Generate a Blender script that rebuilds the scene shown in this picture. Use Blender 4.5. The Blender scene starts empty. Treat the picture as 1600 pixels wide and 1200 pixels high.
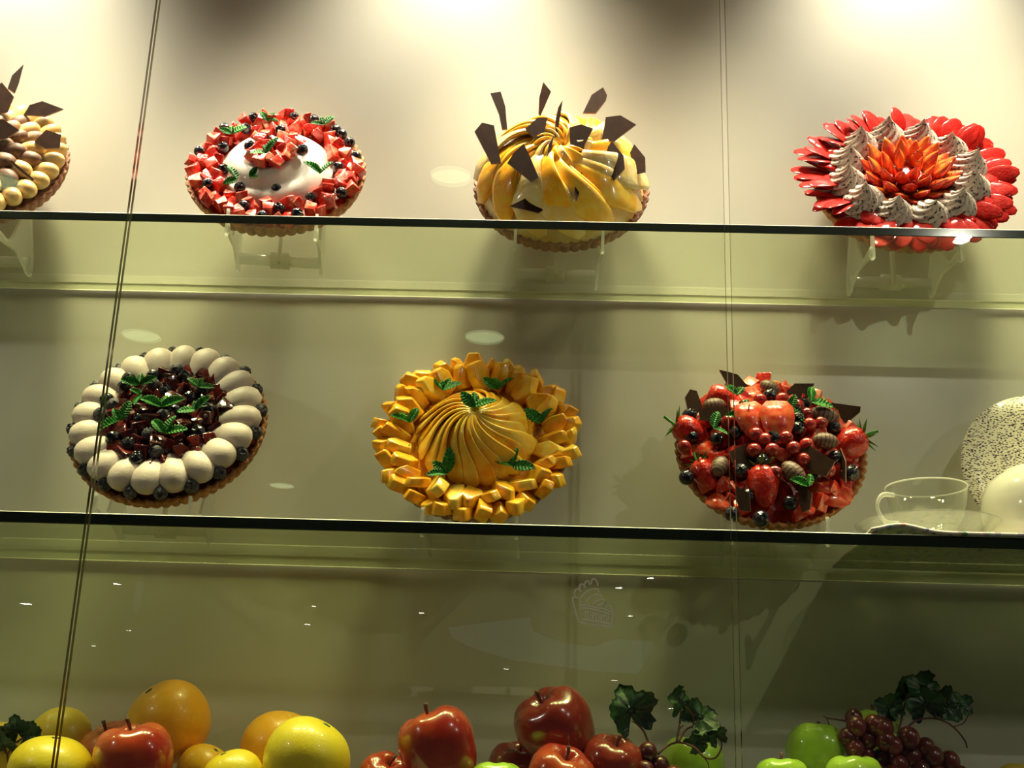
import bpy, math, random
import numpy as np
from mathutils import Vector, Matrix, Euler
PI = math.pi
C = bpy.context.scene.collection
S = bpy.context.scene
random.seed(7)

# ------------------------------------------------------------------ camera
F = 2045.8
CA = Vector((0.99924772, 0.02238423, 0.03166927)); CB = Vector((-0.02299642, -0.31554896, 0.9486306)); CF = Vector((-0.03122757, 0.94864525, 0.31479682))
cam = bpy.data.cameras.new('camera'); cam.sensor_fit = 'HORIZONTAL'; cam.sensor_width = 36; cam.lens = 36 * F / 1600; cam.clip_start = .05
co = bpy.data.objects.new('camera', cam); C.objects.link(co)
m3 = Matrix((CA, CB, -CF)).transposed(); co.matrix_world = m3.to_4x4()
S.camera = co
S.view_settings.view_transform = 'Standard'; S.view_settings.look = 'None'; S.view_settings.gamma = 1; S.view_settings.use_curve_mapping = False
S.view_settings.exposure = 0.0
S.cycles.transparent_max_bounces = 32; S.cycles.max_bounces = 10; S.cycles.sample_clamp_indirect = 4
W = bpy.data.worlds.new('world'); S.world = W; W.use_nodes = True
W.node_tree.nodes['Background'].inputs[0].default_value = (.55, .6, .7, 1); W.node_tree.nodes['Background'].inputs[1].default_value = .03

def ray(px, py): return CF + CA * ((px - 800) / F) - CB * ((py - 600) / F)
def at(px, py, Y): d = ray(px, py); return d * (Y / d.y)
def atz(px, py, z): d = ray(px, py); return d * (z / d.z)

ZU, ZL, TH = 0.7632, 0.3476, 0.0090      # shelf tops above the eye, shelf thickness
YF, YB, YW = 1.60, 1.851, 1.8535          # shelf front, shelf back, back wall
DECK = -0.008
def spot(x, y, z, aim, power, angle, blend, size, col=(1, .86, .66)):
    l = bpy.data.lights.new('display_or_fill_spot', 'SPOT'); l.energy = power; l.spot_size = math.radians(angle); l.spot_blend = blend
    l.shadow_soft_size = size; l.color = col
    o = bpy.data.objects.new('display_or_fill_spot', l); C.objects.link(o); o.location = (x, y, z)
    o.rotation_euler = (Vector(aim) - Vector((x, y, z))).to_track_quat('-Z', 'Y').to_euler()
LAMPX = (-1.66, -.918, -.176, .566, 1.3)
for x in LAMPX: spot(x, 1.705, 1.60, (x, 1.76, .6), 42, 98, 1.0, .05, (1, .90, .72))
for x in LAMPX: spot(x + .14, 1.62, 1.60, (x + .10, 1.70, 0), 80, 60, 1.0, .06, (1, .86, .58)); spot(x + .46, 1.62, 1.60, (x + .42, 1.70, 0), 82, 50, 1.0, .06, (1, .86, .58))

qx = atz(1505, 371, 1.14)
for x, y, e, r in ((-1.8, .5, 15, .05), (1.75, .5, 11, .05), (qx.x, 3.148 - qx.y, 8, .006)): spot(x, y, 1.14, (x * .6, y + .6, 0), e, 130, 1.0, r, (1, .95, .78))  # side pair: unseen fill lights, added; last one: at the mirrored downlight

# ------------------------------------------------------------------ materials
def newmat(name):
    m = bpy.data.materials.new(name); m.use_nodes = True; nt = m.node_tree; nt.nodes.clear()
    out = nt.nodes.new('ShaderNodeOutputMaterial'); return m, nt, out
def col(c): return (c[0], c[1], c[2], 1)
def mat(name, c1, c2=None, scale=40, rough=.5, coat=0, sss=0, bump=0, bscale=200, detail=3, lo=.4, hi=.6, kind='noise', spec=.5, vary=.0, metal=0, sssr=(1, .5, .3)):
    m, nt, out = newmat(name); N = nt.nodes; L = nt.links
    b = N.new('ShaderNodeBsdfPrincipled'); L.new(b.outputs[0], out.inputs[0])
    b.inputs['Base Color'].default_value = col(c1); b.inputs['Roughness'].default_value = rough
    b.inputs['Coat Weight'].default_value = coat; b.inputs['Coat Roughness'].default_value = .08
    b.inputs['Specular IOR Level'].default_value = spec; b.inputs['Metallic'].default_value = metal
    if sss:
        b.inputs['Subsurface Weight'].default_value = sss; b.inputs['Subsurface Radius'].default_value = sssr; b.inputs['Subsurface Scale'].default_value = .006
    tc = N.new('ShaderNodeTexCoord'); gp = N.new('ShaderNodeNewGeometry'); oi = N.new('ShaderNodeObjectInfo'); va = N.new('ShaderNodeVectorMath'); va.operation = 'ADD'
    sc = N.new('ShaderNodeVectorMath'); sc.operation = 'SCALE'; sc.inputs[0].default_value = (7, 3, 5); L.new(oi.outputs['Random'], sc.inputs['Scale'])
    L.new(gp.outputs['Position'], va.inputs[0]); L.new(sc.outputs[0], va.inputs[1])
    src = None
    if c2 is not None:
        if kind == 'voronoi': t = N.new('ShaderNodeTexVoronoi'); o = t.outputs['Distance']
        elif kind == 'wave':
            t = N.new('ShaderNodeTexWave'); t.inputs['Distortion'].default_value = 3; t.inputs['Detail'].default_value = 1; o = t.outputs['Fac']
        else: t = N.new('ShaderNodeTexNoise'); t.inputs['Detail'].default_value = detail; o = t.outputs['Fac']
        t.inputs['Scale'].default_value = scale; L.new((tc.outputs['Object'] if kind == 'wave' else va.outputs[0]), t.inputs['Vector'])
        mr = N.new('ShaderNodeMapRange'); mr.inputs[1].default_value = lo; mr.inputs[2].default_value = hi; L.new(o, mr.inputs[0])
        mx = N.new('ShaderNodeMix'); mx.data_type = 'RGBA'; mx.inputs[6].default_value = col(c1); mx.inputs[7].default_value = col(c2)
        L.new(mr.outputs[0], mx.inputs[0]); src = mx.outputs[2]
    if vary:
        hs = N.new('ShaderNodeHueSaturation'); mv = N.new('ShaderNodeMapRange'); mv.inputs[3].default_value = 1 - vary; mv.inputs[4].default_value = 1 + vary
        L.new(oi.outputs['Random'], mv.inputs[0]); L.new(mv.outputs[0], hs.inputs['Value'])
        if src: L.new(src, hs.inputs['Color'])
        else: hs.inputs['Color'].default_value = col(c1)
        src = hs.outputs[0]
    if src: L.new(src, b.inputs['Base Color'])
    if bump:
        t2 = N.new('ShaderNodeTexNoise'); t2.inputs['Scale'].default_value = bscale; t2.inputs['Detail'].default_value = 2; L.new(va.outputs[0], t2.inputs['Vector'])
        bp = N.new('ShaderNodeBump'); bp.inputs['Strength'].default_value = bump; bp.inputs['Distance'].default_value = .002
        L.new(t2.outputs['Fac'], bp.inputs['Height']); L.new(bp.outputs[0], b.inputs['Normal'])
    return m
def thin_glass(name, tint, f0=.04, rough=0.0, haze=None, hz=0.0):
    m, nt, out = newmat(name); N = nt.nodes; L = nt.links
    g = N.new('ShaderNodeNewGeometry'); d = N.new('ShaderNodeVectorMath'); d.operation = 'DOT_PRODUCT'
    L.new(g.outputs['Incoming'], d.inputs[0]); L.new(g.outputs['Normal'], d.inputs[1])
    def M(op, a, b=None):
        n = N.new('ShaderNodeMath'); n.operation = op
        for i, v in enumerate((a, b)):
            if v is None: continue
            if isinstance(v, (int, float)): n.inputs[i].default_value = v
            else: L.new(v, n.inputs[i])
        return n.outputs[0]
    ab = M('ABSOLUTE', d.outputs['Value']); p = M('POWER', M('SUBTRACT', 1.0, ab), 5.0)
    fr = M('ADD', M('MULTIPLY', p, 1 - f0), f0)
    tr = N.new('ShaderNodeBsdfTransparent'); tr.inputs[0].default_value = col(tint)
    gl = N.new('ShaderNodeBsdfGlossy'); gl.inputs['Roughness'].default_value = rough
    mx = N.new('ShaderNodeMixShader'); L.new(fr, mx.inputs[0]); L.new(tr.outputs[0], mx.inputs[1]); L.new(gl.outputs[0], mx.inputs[2])
    last = mx.outputs[0]
    if haze:
        df = N.new('ShaderNodeBsdfDiffuse'); df.inputs[0].default_value = col(haze); ts = N.new('ShaderNodeBsdfTranslucent'); ts.inputs[0].default_value = col(haze)
        ad = N.new('ShaderNodeMixShader'); ad.inputs[0].default_value = .5; L.new(df.outputs[0], ad.inputs[1]); L.new(ts.outputs[0], ad.inputs[2])
        m2 = N.new('ShaderNodeMixShader'); m2.inputs[0].default_value = hz; L.new(last, m2.inputs[1]); L.new(ad.outputs[0], m2.inputs[2]); last = m2.outputs[0]
    L.new(last, out.inputs[0]); return m
def emis(name, c, s):
    m, nt, out = newmat(name); e = nt.nodes.new('ShaderNodeEmission'); e.inputs[0].default_value = col(c); e.inputs[1].default_value = s
    nt.links.new(e.outputs[0], out.inputs[0]); return m

M = {}
M['wall'] = mat('satin_wall', (.615, .60, .51), (.635, .62, .53), scale=3, rough=.28, spec=.6)
M['deck'] = mat('deck_laminate', (.36, .34, .25), rough=.4)
M['dark'] = mat('dark_shop', (.02, .02, .02), rough=.9, spec=0)
M['pane'] = thin_glass('window_glass', (.985, .992, .98))
M['shelfglass'] = thin_glass('shelf_glass', (.855, .90, .755))
M['edge_dark'] = mat('shelf_edge_dark_reflection', (.018, .026, .018), rough=.12)  # lower shelf edge, coloured darker for the dark surroundings it reflects
M['edge_pane'] = mat('pane_edge', (.10, .10, .045), rough=.15)
M['edge_lit'] = mat('shelf_edge_light_through', (.045, .060, .045), rough=.15)  # upper shelf copy, coloured lighter for light passing through the glass
M['edge_glint'] = mat('glass_arris_glint', (.85, .85, .68), rough=.3)  # pale colour paints the bright line where the bevels catch light
M['edge_back'] = mat('shelf_back_edge_lit', (.7, .72, .5), rough=.3)  # lit line along the back edge, put in as pale colour
M['acrylic'] = thin_glass('clear_acrylic', (.99, .99, .98), f0=.13, rough=.2, haze=(1, 1, .95), hz=.2)
M['acrylic_edge'] = thin_glass('acrylic_cut_edge', (.96, .96, .93), f0=.2, rough=.15, haze=(1, 1, .95), hz=.6)
M['frost'] = thin_glass('frosted_acrylic', (.98, .98, .96), f0=.15, rough=.3, haze=(.98, .95, .88), hz=.65)
M['bar'] = thin_glass('acrylic_rod', (.98, .98, .96), f0=.3, rough=.16, haze=(1, 1, .95), hz=.5)
M['cupglass'] = thin_glass('cup_glass', (.93, .94, .91), f0=.07, haze=(.95, .93, .88), hz=.05)
M['crust'] = mat('baked_crust', (.55, .23, .06), (.34, .12, .03), scale=130, rough=.6, bump=.8, bscale=350, detail=5)
M['crust_dark'] = mat('baked_crust_rosy', (.42, .20, .10), (.30, .12, .06), scale=130, rough=.65, bump=.8, bscale=350, detail=5)
M['glaze_red'] = mat('red_glaze', (.35, .015, .008), (.5, .03, .015), scale=60, rough=.25, coat=.6, bump=.3)
M['glaze_orange'] = mat('mango_glaze', (.85, .32, .015), (.9, .42, .03), scale=50, rough=.2, coat=.7, bump=.3, bscale=120)
M['straw_skin'] = mat('strawberry_skin', (.52, .010, .006), (.70, .035, .012), scale=120, rough=.25, coat=.7, bump=.6, bscale=260, sss=.1)
M['straw_flesh'] = mat('strawberry_flesh', (.72, .035, .018), (.84, .36, .20), scale=100, lo=.45, hi=.68, rough=.28, coat=.6, sss=.15, vary=.1)
M['straw_petal'] = mat('strawberry_slice', (.40, .005, .003), (.56, .03, .014), scale=90, rough=.55, coat=.30, spec=.05, bump=.3, bscale=300, lo=.5, hi=.8)
M['straw_cut'] = mat('strawberry_half_cut_face', (.66, .03, .012), (.84, .15, .05), scale=80, rough=.3, coat=.5, sss=.1)
M['straw_orange'] = mat('strawberry_cut_face', (.76, .055, .010), (.88, .25, .028), scale=70, rough=.3, coat=.5, sss=.15, vary=.12)
M['blue'] = mat('blueberry_skin', (.005, .005, .010), (.022, .020, .032), scale=160, rough=.22, coat=.5, bump=.1, vary=.3)
M['bloom'] = mat('dusty_blueberry_skin', (.012, .012, .024), (.15, .135, .15), scale=260, rough=.6, bump=.3, bscale=600, lo=.35, hi=.75, vary=.2)
M['cream'] = mat('whipped_cream', (.86, .80, .72), rough=.38, sss=.15, coat=.15)
M['mousse'] = mat('greyish_mousse', (.70, .585, .52), (.63, .52, .46), scale=60, rough=.5, sss=.1, bump=.15, bscale=300)
M['rosette'] = mat('chocolate_chip_cream', (.60, .52, .45), (.05, .03, .02), scale=210, rough=.5, lo=.57, hi=.62, bump=.3, bscale=400)
M['custard'] = mat('custard_cream', (.86, .62, .26), (.82, .55, .20), scale=50, rough=.35, sss=.1)
M['cocoa'] = mat('cocoa_dusted_cream', (.16, .075, .04), (.55, .36, .18), scale=50, rough=.6, lo=.45, hi=.75, bump=.2)
M['choc'] = mat('dark_chocolate', (.028, .014, .010), (.036, .018, .012), scale=60, rough=.42, vary=.25, spec=.05)
M['choc_edge'] = mat('chocolate_snapped_edge', (.30, .17, .12), rough=.5)
M['egg'] = mat('milk_chocolate_drizzled', (.20, .105, .065), (.02, .01, .008), scale=1.0, kind='wave', rough=.45, lo=.84, hi=.90, bump=.3, bscale=500)
M['mango'] = mat('mango_flesh', (1, .58, .035), (.97, .40, .012), scale=60, rough=.25, coat=.5, sss=.18, vary=.08, bump=.15, bscale=150)
M['mango_pale'] = mat('pale_mango_flesh', (1, .69, .10), (1, .55, .04), scale=50, rough=.25, coat=.5, sss=.15, vary=.08)
M['banana'] = mat('banana_slice', (.88, .74, .36), (.86, .58, .14), scale=40, rough=.28, coat=.6, sss=.15, bump=.4, bscale=120)
M['jelly'] = mat('dark_red_jelly', (.045, .005, .005), (.13, .012, .010), scale=70, rough=.12, coat=.9, vary=.4, bump=.2, bscale=200)
M['currant'] = mat('red_currant_skin', (.28, .01, .008), (.40, .03, .02), scale=90, rough=.2, coat=.8, vary=.3)
M['mint'] = mat('mint_leaf_green', (.012, .12, .010), (.05, .30, .03), scale=260, rough=.4, vary=.3, bump=.5, bscale=500, spec=.3)
M['calyx'] = mat('strawberry_calyx_green', (.05, .22, .02), rough=.5, vary=.2)
M['pist'] = mat('chopped_pistachio', (.25, .36, .05), rough=.7, vary=.3)
M['crumb'] = mat('chocolate_crumb', (.025, .012, .008), rough=.5)
M['apple'] = mat('red_apple_skin', (.36, .02, .012), (.62, .11, .025), scale=14, rough=.22, coat=.7, lo=.42, hi=.72, vary=.12)
M['apple_dark'] = mat('dark_red_apple_skin', (.22, .018, .012), (.40, .07, .03), scale=14, rough=.22, coat=.7, lo=.42, hi=.75)
M['green'] = mat('green_apple_skin', (.36, .62, .035), (.50, .74, .08), scale=12, rough=.25, coat=.6, vary=.1)
M['yellow'] = mat('yellow_citrus_peel', (.88, .62, .015), (.92, .70, .04), scale=10, rough=.38, coat=.25, bump=.12, bscale=260)
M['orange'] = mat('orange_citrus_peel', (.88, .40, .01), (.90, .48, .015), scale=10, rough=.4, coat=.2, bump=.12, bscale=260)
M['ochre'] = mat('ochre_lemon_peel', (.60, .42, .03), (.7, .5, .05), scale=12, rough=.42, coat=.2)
M['peach'] = mat('orange_red_apple_skin', (.62, .12, .025), (.70, .24, .04), scale=14, rough=.4, coat=.2)
M['grape'] = mat('dark_red_grape_skin', (.085, .010, .010), (.17, .025, .02), scale=50, rough=.3, coat=.4, vary=.3)
M['vine'] = mat('vine_leaf_green', (.008, .036, .007), (.022, .075, .014), scale=40, rough=.45, bump=.3, vary=.2)
M['stem'] = mat('woody_stem', (.13, .04, .025), rough=.6)
M['china'] = mat('white_china', (.82, .78, .66), rough=.12, coat=.6)
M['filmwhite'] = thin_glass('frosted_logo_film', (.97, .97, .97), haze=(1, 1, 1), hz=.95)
M['mat_under'] = mat('placemat_card', (.04, .038, .03), rough=.8)

# ------------------------------------------------------------------ mesh helpers
def mk(name, V, Fc, mats, idx=None, smooth=True):
    me = bpy.data.meshes.new(name); me.from_pydata([tuple(v) for v in V], [], Fc)
    for m_ in (mats if isinstance(mats, (list, tuple)) else [mats]): me.materials.append(M[m_] if isinstance(m_, str) else m_)
    if idx: me.polygons.foreach_set('material_index', idx)
    me.polygons.foreach_set('use_smooth', [smooth] * len(me.polygons)); me.update()
    return me
def put(name, me, parent=None, mtx=None, label=None):
    o = bpy.data.objects.new(name, me); C.objects.link(o)
    if parent: o.parent = parent
    if mtx is not None: o.matrix_local = mtx
    if label: o['label'] = label
    return o
def thing(name, label, cat, mtx, group=None):
    o = bpy.data.objects.new(name, None); C.objects.link(o); o.empty_display_size = .02; o.matrix_world = mtx; o['label'] = label; o['category'] = cat
    if group: o['group'] = group
    return o
def tag(o, label, cat, group=None, kind=None):
    if label: o['label'] = label
    if cat: o['category'] = cat
    if group: o['group'] = group
    if kind: o['kind'] = kind
    return o
def T(x, y, z): return Matrix.Translation((x, y, z))
def Rz(a): return Matrix.Rotation(a, 4, 'Z')
def Rx(a): return Matrix.Rotation(a, 4, 'X')
def Ry(a): return Matrix.Rotation(a, 4, 'Y')
def Sc(x, y=None, z=None): return Matrix.Diagonal((x, x if y is None else y, x if z is None else z, 1))
def rr(a, b): return random.uniform(a, b)

def grid(nu, nv, fn, closeu=False, caps=False):
    V = [fn(i / (nu if closeu else nu - 1), j / (nv - 1)) for j in range(nv) for i in range(nu)]
    Fc = []
    for j in range(nv - 1):
        for i in range(nu if closeu else nu - 1):
            a = j * nu + i; b = j * nu + (i + 1) % nu
            Fc.append((a, b, b + nu, a + nu))
    if caps:
        Fc.append(tuple(range(nu - 1, -1, -1))); Fc.append(tuple(range((nv - 1) * nu, nv * nu)))
    return V, Fc
def lathe(prof, n, mod=None):
    # prof: (r, z) list bottom to top
    def fn(u, v):
        k = int(round(v * (len(prof) - 1))); r, z = prof[k]; a = 2 * PI * u
        if mod: r, z = mod(a, r, z, k)
        return (r * math.cos(a), r * math.sin(a), z)
    return grid(n, len(prof), fn, True, True)
def boxm(x0, x1, y0, y1, z0, z1, mats, idx=None):
    V = [(x0, y0, z0), (x1, y0, z0), (x1, y1, z0), (x0, y1, z0), (x0, y0, z1), (x1, y0, z1), (x1, y1, z1), (x0, y1, z1)]
    Fc = [(3, 2, 1, 0), (4, 5, 6, 7), (0, 1, 5, 4), (1, 2, 6, 5), (2, 3, 7, 6), (3, 0, 4, 7)]  # bottom top front right back left
    return mk('box', V, Fc, mats, idx, False)
def tube(pts, r, n=8, r1=None):
    pts = [Vector(p) for p in pts]; V = []; Fc = []; up = Vector((.13, .21, .97))
    for i, p in enumerate(pts):
        d = (pts[min(i + 1, len(pts) - 1)] - pts[max(i - 1, 0)]).normalized(); a = d.cross(up).normalized(); b = d.cross(a)
        q = r if r1 is None else r + (r1 - r) * i / (len(pts) - 1)
        for k in range(n): V.append(p + a * q * math.cos(2 * PI * k / n) + b * q * math.sin(2 * PI * k / n))
    for i in range(len(pts) - 1):
        for k in range(n): Fc.append((i * n + k, i * n + (k + 1) % n, (i + 1) * n + (k + 1) % n, (i + 1) * n + k))
    Fc.append(tuple(range(n - 1, -1, -1))); Fc.append(tuple(range((len(pts) - 1) * n, len(pts) * n)))
    return V, Fc
def merge(*parts):
    V = []; Fc = []
    for v, f in parts: o = len(V); V += list(v); Fc += [tuple(i + o for i in q) for q in f]
    return V, Fc
def prism(poly, th):          # poly in local x,z ; thickness along y
    n = len(poly); V = [(x, -th / 2, z) for x, z in poly] + [(x, th / 2, z) for x, z in poly]
    Fc = [tuple(range(n)), tuple(range(2 * n - 1, n - 1, -1))] + [(i, i + n, (i + 1) % n + n, (i + 1) % n) for i in range(n)]
    return V, Fc
def loft(C_, Wd, Nd, w, t, ns=12, pw=1.0):
    # centre line, width dirs, normal dirs, half widths, half thicknesses
    V = []; Fc = []; n = len(C_)
    for i in range(n):
        for k in range(ns):
            a = 2 * PI * k / ns; ca, sa = math.cos(a), math.sin(a)
            V.append(C_[i] + Wd[i] * (w[i] * math.copysign(abs(ca) ** pw, ca)) + Nd[i] * (t[i] * math.copysign(abs(sa) ** pw, sa)))
    for i in range(n - 1):
        for k in range(ns): Fc.append((i * ns + k, i * ns + (k + 1) % ns, (i + 1) * ns + (k + 1) % ns, (i + 1) * ns + k))
    Fc.append(tuple(range(ns - 1, -1, -1))); Fc.append(tuple(range((n - 1) * ns, n * ns)))
    return V, Fc
def bevelled(V, Fc, mats, idx=None, w=.001, seg=2, smooth=True):
    import bmesh
    me = mk('piece', V, Fc, mats, idx, smooth); bm = bmesh.new(); bm.from_mesh(me)
    bmesh.ops.bevel(bm, geom=list(bm.edges), offset=w, segments=seg, affect='EDGES', profile=.6, material=-1)
    bmesh.ops.recalc_face_normals(bm, faces=bm.faces); bm.to_mesh(me); bm.free()
    me.polygons.foreach_set('use_smooth', [smooth] * len(me.polygons)); me.update(); return me

# ------------------------------------------------------------------ the setting
def structure(name, me): o = put(name, me); o['kind'] = 'structure'; return o
structure('wall_back', boxm(-2.2, 1.9, YW, YW + .03, -.6, 1.75, 'wall'))
structure('wall_left', boxm(-2.23, -2.2, 1.60, YW, -.6, 1.75, 'wall'))
structure('wall_right', boxm(1.9, 1.93, 1.60, YW, -.6, 1.75, 'wall'))
structure('ceiling', boxm(-2.2, 1.9, 1.56, YW, 1.72, 1.75, 'wall'))
structure('floor', boxm(-2.2, 1.9, 1.56, YW, DECK - .03, DECK, 'deck'))
structure('trim_base', boxm(-2.2, 1.9, 1.585, 1.60, -1.4, -.001, 'dark'))
XL, XR = -.5713, .2246
PY0, PY1 = 1.574, 1.582
for i, (x0, x1) in enumerate(((-2.2, XL - .0022), (XL + .0022, XR - .0036), (XR + .0036, 1.9))):
    structure('window_%d' % (i + 1), boxm(x0, x1, PY0, PY1, -.001, 1.72, ['pane', 'edge_pane'], [1, 1, 0, 1, 0, 1]))

def shelf(z, label, edge, TH):
    e = .0009; zt = z; zb = z - TH; x0, x1 = -2.19, 1.89
    P = [(YF, zb + e), (YF, zt - e), (YF + e, zt), (YB - e, zt), (YB, zt - e), (YB, zb + e), (YB - e, zb), (YF + e, zb)]
    n = len(P); V = [(x0, y, zz) for y, zz in P] + [(x1, y, zz) for y, zz in P]
    Fc = [(i, (i + 1) % n, (i + 1) % n + n, i + n) for i in range(n)] + [tuple(range(n - 1, -1, -1)), tuple(range(n, 2 * n))]
    idx = [1, 2, 0, 2, 3, 2, 0, 1, 1, 1]
    return tag(put('glass_shelf', mk('glass_shelf', V, Fc, ['shelfglass', edge, 'edge_glint', 'edge_back'], idx, False)), label, 'shelf', 'glass shelves in the display case')
shelf(ZU, 'upper clear glass shelf with front edge coloured dark green, lightened for light coming through, carrying the top row of tarts', 'edge_lit', .0125)
shelf(ZL, 'lower clear glass shelf with front edge coloured black for the dark it reflects, carrying three tarts and the tea set', 'edge_dark', .0148)

# ------------------------------------------------------------------ acrylic stands
def stand(xf, yf, z, yaw, label, L=.148):
    t = thing('plate_stand', label, 'display stand', T(xf, yf, z) @ Rz(yaw), 'clear acrylic stands under the tarts')
    th = .0042; hw = .062
    prof = [(0, 0), (.010, 0), (.016, .008), (.040, .010), (.085, .016), (L - .028, .006), (L - .020, 0), (L - .004, 0), (L, .008), (L - .004, .032),
            (.112, .095), (.104, .125), (.094, .125), (.093, .09), (.062, .028), (.050, .018), (.008, .020), (.006, .036), (.0, .038)]
    def plate(x):
        V = [(x - th / 2, y, zz) for y, zz in prof] + [(x + th / 2, y, zz) for y, zz in prof]; n = len(prof)
        Fc = [tuple(range(n - 1, -1, -1)), tuple(range(n, 2 * n))] + [(i, (i + 1) % n, (i + 1) % n + n, i + n) for i in range(n)]
        return mk('side_support', V, Fc, ['acrylic', 'acrylic_edge'], [0, 0] + [1] * n, False)
    for s in (-1, 1): put('side_support', plate(s * hw), t)
    yb = L - .014; zb = .020
    V, Fc = tube([(-hw + th / 2, yb, zb), (hw - th / 2, yb, zb)], .0085, 20); put('crossbar', mk('crossbar', V, Fc, 'bar'), t)
    V, Fc = tube([(-.014, yb, zb), (.014, yb, zb)], .0125, 24); put('centre_block', mk('centre_block', V, Fc, 'frost'), t)
    me = boxm(-.0022, .0022, yb - .022, yb - .010, .010, .085, 'acrylic_edge'); put('rear_prop', me, t)
    return t

# ------------------------------------------------------------------ tart base
LEAN = math.radians(24)
def tart_frame(x, yfront, zshelf, R, yaw=0, lean=LEAN, dz=0):
    u = Vector((0, math.sin(lean), math.cos(lean)))
    rot = Rz(yaw) @ Rx(PI / 2 - lean)
    n0 = Rz(yaw) @ Vector((0, .046, .021 + dz)); uu = Rz(yaw) @ u
    c = Vector((x, yfront, zshelf)) + n0 + uu * R
    return T(*c) @ rot
def tlocal(mtx, px, py, h=0.0):
    inv = mtx.inverted(); o = inv @ Vector((0, 0, 0)); d = (inv.to_3x3() @ ray(px, py)); k = (h - o.z) / d.z; return o.x + d.x * k, o.y + d.y * k
def crust(t, R, H, m='crust', nf=52):
    prof = [(R * .86, 0), (R * .90, .0), (R * .93, .002), (R * .965, H * .4), (R * 1.0, H * .92), (R * 1.003, H), (R * .985, H * 1.04), (R * .955, H), (R * .94, H * .8)]
    def mod(a, r, z, k):
        f = abs(math.sin(a * nf / 2)) ** .7 - .5
        return (r + f * (.0045 if 1 < k < 8 else .001), z)
    V, Fc = lathe(prof, nf * 6, mod); put('crust', mk('crust', V, Fc, m), t)
def dome(t, name, R, z0, H, m, pw=2.0, bumpf=None):
    def fn(u, v):
        r = R * (1 - v) + 1e-5; a = 2 * PI * u; z = z0 + H * (1 - (r / R) ** pw)
        if bumpf: z += bumpf(r, a)
        return (r * math.cos(a), r * math.sin(a), z)
    V, Fc = grid(96, 40, fn, True); Fc.append(tuple(39 * 96 + i for i in range(96)))
    V2, F2 = lathe([(R, z0 - .006), (R, z0)], 96)
    V3, F3 = merge((V, Fc), (V2, F2)); return put(name, mk(name, V3, F3, m), t)

# ------------------------------------------------------------------ small pieces
def berry(m):
    prof = [(.0008, -.9), (.45, -.86), (.8, -.55), (.98, -.1), (.95, .3), (.78, .62), (.52, .80), (.40, .86), (.36, .88), (.30, .80), (.16, .70), (.01, .68)]
    def mod(a, r, z, k):
        if k in (7, 8): q = abs(math.cos(2.5 * a)); return (r * (.8 + .4 * q), z + .10 * q)
        return (r, z)
    V, Fc = lathe(prof, 30, mod); return mk('blueberry', V, Fc, m)
BLUE = berry('blue'); BLOOM = berry('bloom')
def ball(m, n=20, sq=1.0, name='ball'):
    prof = [(math.sin(PI * i / 12) + 1e-4, -math.cos(PI * i / 12) * sq) for i in range(13)]; V, Fc = lathe(prof, n); return mk(name, V, Fc, m)
CURR = ball('currant', name='red_currant')
def dice(m1, m2, skin=2, jit=.16):
    V = [[sx + rr(-jit, jit) * 1.4, sy + rr(-jit, jit) * 1.4, sz + rr(-jit, jit)] for sx, sy, sz in ((-.5, -.5, -.5), (.5, -.5, -.5), (.5, .5, -.5), (-.5, .5, -.5), (-.5, -.5, .5), (.5, -.5, .5), (.5, .5, .5), (-.5, .5, .5))]
    Fc = [(3, 2, 1, 0), (4, 5, 6, 7), (0, 1, 5, 4), (1, 2, 6, 5), (2, 3, 7, 6), (3, 0, 4, 7)]
    idx = [0] * 6
    for k in random.sample(range(6), skin): idx[k] = 1
    return bevelled(V, Fc, [m1, m2], idx, .07, 2)
DICE = [dice('straw_flesh', 'straw_skin', random.choice((2, 3))) for _ in range(9)]
JELL = [dice('jelly', 'jelly', 1, .1) for _ in range(5)]
def leaf_mesh(m, serr=9, fold=.25, wid=.34, name='leaf'):
    nu, nv = 15, 46
    def fn(u, v):
        s = (u - .5) * 2; y = v
        w = wid * 1.9 * (v ** .65) * ((1 - v) ** .75) * (1 + (.20 * ((-v * serr) % 1) - .06) * max(0, abs(s) - .6) / .4) + .004
        x = s * w; z = fold * abs(x) * .9 - .22 * v * v + .035 * math.sin(v * serr * PI * 2 - abs(s) * 5) * min(1, abs(s) * 3) * math.sin(PI * v) ** .5
        return (x, y, z)
    V, Fc = grid(nu, nv, fn); n = len(V)
    V2 = [(x, y, z - .012) for x, y, z in V]; F2 = [tuple(reversed([i + n for i in q])) for q in Fc]
    rim = [i for i in range(nu)] + [(j + 1) * nu - 1 for j in range(1, nv)] + [(nv - 1) * nu + i for i in range(nu - 2, -1, -1)] + [j * nu for j in range(nv - 2, 0, -1)]
    F3 = [(rim[i], rim[i] + n, rim[(i + 1) % len(rim)] + n, rim[(i + 1) % len(rim)]) for i in range(len(rim))]
    return mk(name, V + V2, Fc + F2 + F3, m)
MINT = [leaf_mesh('mint', 8, .45, .30), leaf_mesh('mint', 7, .25, .36), leaf_mesh('mint', 8, .8, .30)]
STEM = mk('stem', *tube([(0, 0, 0), (0, .25, .12), (0, .5, .35)], .05, 6, .03), 'calyx')
def sprig(t, x, y, z, size, ang, nl=3, tilt=.5):
    s = put('mint_sprig', STEM, t, T(x, y, z) @ Rz(ang) @ Sc(size * .35))
    for k in range(nl):
        a = (k - (nl - 1) / 2) * rr(.8, 1.1) * (1.25 if nl > 2 else 1.6) + rr(-.25, .25)
        l = random.choice(MINT); sz = (1.1 if k != nl // 2 or nl < 3 else .8) * rr(.8, 1.15) / .35
        put('leaf', l, s, T(0, .0, .12) @ Rz(a) @ Rx(tilt * rr(.3, 1.4)) @ Ry(rr(-.5, .5)) @ Sc(sz))
    return s
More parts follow.
